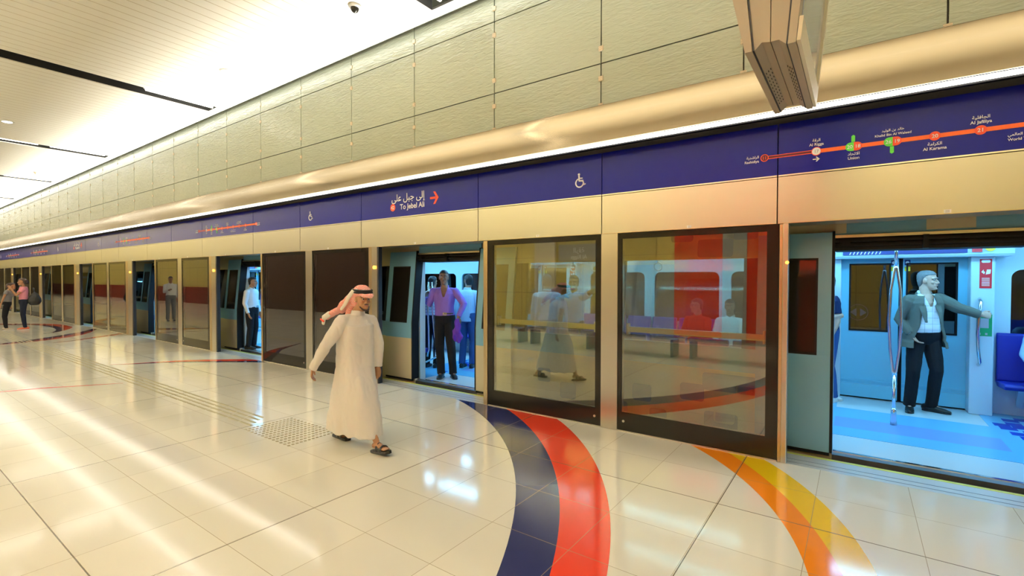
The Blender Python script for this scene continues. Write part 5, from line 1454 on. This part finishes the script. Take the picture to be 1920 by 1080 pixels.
bag('shoulder_bag', (-22.02, 3.74, 1.02), 'large black shoulder bag hanging at the back of the woman in pink', .34, .36)
bag('hand_bag', (-22.55, 2.90, .90), 'black handbag hanging behind the woman in the grey top', .30, .40)
# ---- people on the platform seen only as reflections
person('man in a white shirt and grey trousers seen only mirrored in the glass', (-22.07, 2.38, 0), (1, .2), 1.0, {'elL': (-22.0, 2.62, 1.14), 'wrL': (-21.78, 2.55, 1.22)}, 'mid', 'black', top='white', bottom='greytr', voxel=.01, faceparts=False)
# ================================================================ HANGING DISPLAY, CAMERA DOME, SMALL CEILING THINGS, BENCHES
hd = empty('hanging_display', (-.285, 2.6, 2.6), 'beige double-sided passenger information display hanging from the ceiling, vents underneath', 'display screen')
# cross-section along the display (x, z) relative to its base; length along y from -.44 to .45
def prism_y_obj(name, poly, m, parent=hd, y0=-.44, y1=.45, **k):
    return MB().prism_y(poly, y0, y1).build(name, M[m], parent, **k)
tilt = .09
prism_y_obj('left_housing', [(-.095, 0), (-.068, 0), (-.068-tilt, .9), (-.26, .9), (-.19, .45)], 'beige_box')
prism_y_obj('right_housing', [(.057, -.005), (.085, -.005), (.165, .9), (.072+.06, .9)], 'beige_box')
prism_y_obj('left_seam', [(-.067, .002), (-.061, .002), (-.061-tilt, .9), (-.067-tilt, .9)], 'black', y0=-.435, y1=.445)
prism_y_obj('right_seam', [(.051, .0), (.056, .0), (.056+.075, .9), (.051+.075, .9)], 'black', y0=-.435, y1=.445)
c1 = prism_y_obj('left_core', [(-.061, .003), (-.035, .030), (-.005, .024), (-.005, .9), (-.061-tilt, .9)], 'beige_box', y0=-.43, y1=.44)
c2 = prism_y_obj('right_core', [(.051, .001), (.026, .024), (-.002, .024), (-.002, .9), (.051+.07, .9)], 'beige_box', y0=-.43, y1=.44)
# tilted screens on the outer faces
scr = MB().prism_y([(.088, .03), (.092, .03), (.170, .88), (.166, .88)], -.36, .40).build('screen', M['screen'], hd)
MB().prism_y([(.087, .0), (.101, .0), (.185, .9), (.167, .9)], .42, .45).build('screen_edge', M['beige_lite'], hd)
MB().prism_y([(.087, .0), (.101, .0), (.110, .09), (.096, .09)], -.44, .42).build('screen_edge', M['beige_lite'], hd)
vents = MB()
for side, xc, sl in ((-1, -.047, .55), (1, .037, -.6)):
    for c in range(3):
        for k in range(10):
            x_ = xc+(c-1)*.0085; z_ = (.030-.003)/(.026)*(x_+.061)+.003 if side < 0 else .001+(.051-x_)*.92
            y_ = -.16+k*.05
            vents.add([(x_-.0016, y_, z_-.0022), (x_+.0016, y_, z_-.0006), (x_+.0016, y_+.022, z_-.0006), (x_-.0016, y_+.022, z_-.0022)], [(0, 1, 2, 3)])
vents.build('vent_slots', M['slot'], hd, fix=False)
MB().tube([(0, 0, .88), (0, 0, 2.6)], .03, n=14).build('hanger_tube', M['white_metal'], hd)

dm = empty('dome_camera', (-5.30, 3.92, CEIL), 'small dark dome security camera on the white slatted ceiling', 'security camera')
MB().tube([(0, 0, -.035), (0, 0, .0)], [.075, .085], n=24).build('base_ring', M['white_metal'], dm)
MB().ellipsoid((0, 0, -.035), (.055, .055, .06)).build('dome', M['black_gloss'], dm)

def downlight(x, y, label):
    t = empty('downlight', (x, y, CEIL), label, 'ceiling light', 'recessed ceiling downlights')
    mb = MB(); n = 24
    mb.tube([(0, 0, -.012), (0, 0, .0)], [.11, .12], n=n); mb.build('trim_ring', M['white_metal'], t)
    MB().tube([(0, 0, -.016), (0, 0, -.011)], [.085, .085], n=n).build('lens', M['cove'], t)
downlight(-15.56, 2.25, 'round recessed downlight on the slatted ceiling between the second and third slots')
downlight(-8.74, 3.89, 'faint round recessed downlight near the ceiling edge')
def sprinkler(x, y, label):
    t = empty('sprinkler', (x, y, CEIL), label, 'sprinkler', 'ceiling sprinklers')
    MB().tube([(0, 0, -.03), (0, 0, 0)], [.03, .05], n=14).build('rose', M['gold'], t)
    MB().tube([(0, 0, -.09), (0, 0, -.03)], .012, n=8).build('nozzle', M['gold'], t)
sprinkler(-22.2, 3.84, 'small brass sprinkler head on the ceiling near the far slots')
sprinkler(-23.9, 3.0, 'small brass sprinkler head at the left picture edge')

# slatted steel benches behind the camera, seen in the door glass
b0 = None
for k in range(4):
    x = -2.0-k*2.0
    if b0 is None:
        b0 = empty('bench', (x, -.55, 0), 'steel slat bench mirrored in the platform door glass', 'bench', 'steel benches mirrored in the door glass')
        mb = MB()
        for q in range(46): mb.box(-.9+q*.04, -.9+q*.04+.022, -.22, .22, .40, .43)
        mb.build('seat_slats', M['chrome'], b0)
        MB().box(-.92, .92, -.24, -.2, .38, .42).box(-.92, .92, .2, .24, .38, .42).build('seat_rail', M['chrome'], b0)
        for s_ in (-.8, .8): MB().box(s_-.03, s_+.03, -.2, .2, 0, .38).build('leg', M['dark_steel'], b0)
        o = b0
    else:
        o = copy_tree(b0); o.location = (x, -.55, 0)
# station name board on the back wall
nb = empty('name_board', (-7.3, YB+.06, 2.25), 'station name board on the yellow back wall, seen mirrored in the door glass', 'sign')
MB().box(-.75, .75, 0, .04, 0, .55).build('board', M['grey_wall'], nb)
mb = MB()
text_geo(mb, arabic('الرقة'), .22, 0, .28, .0425, bold=.01, flip=-1); text_geo(mb, 'Al Rigga', .18, 0, .08, .0425, bold=.01, flip=-1)
mb.build('lettering', M['white_ink'], nb, fix=False)
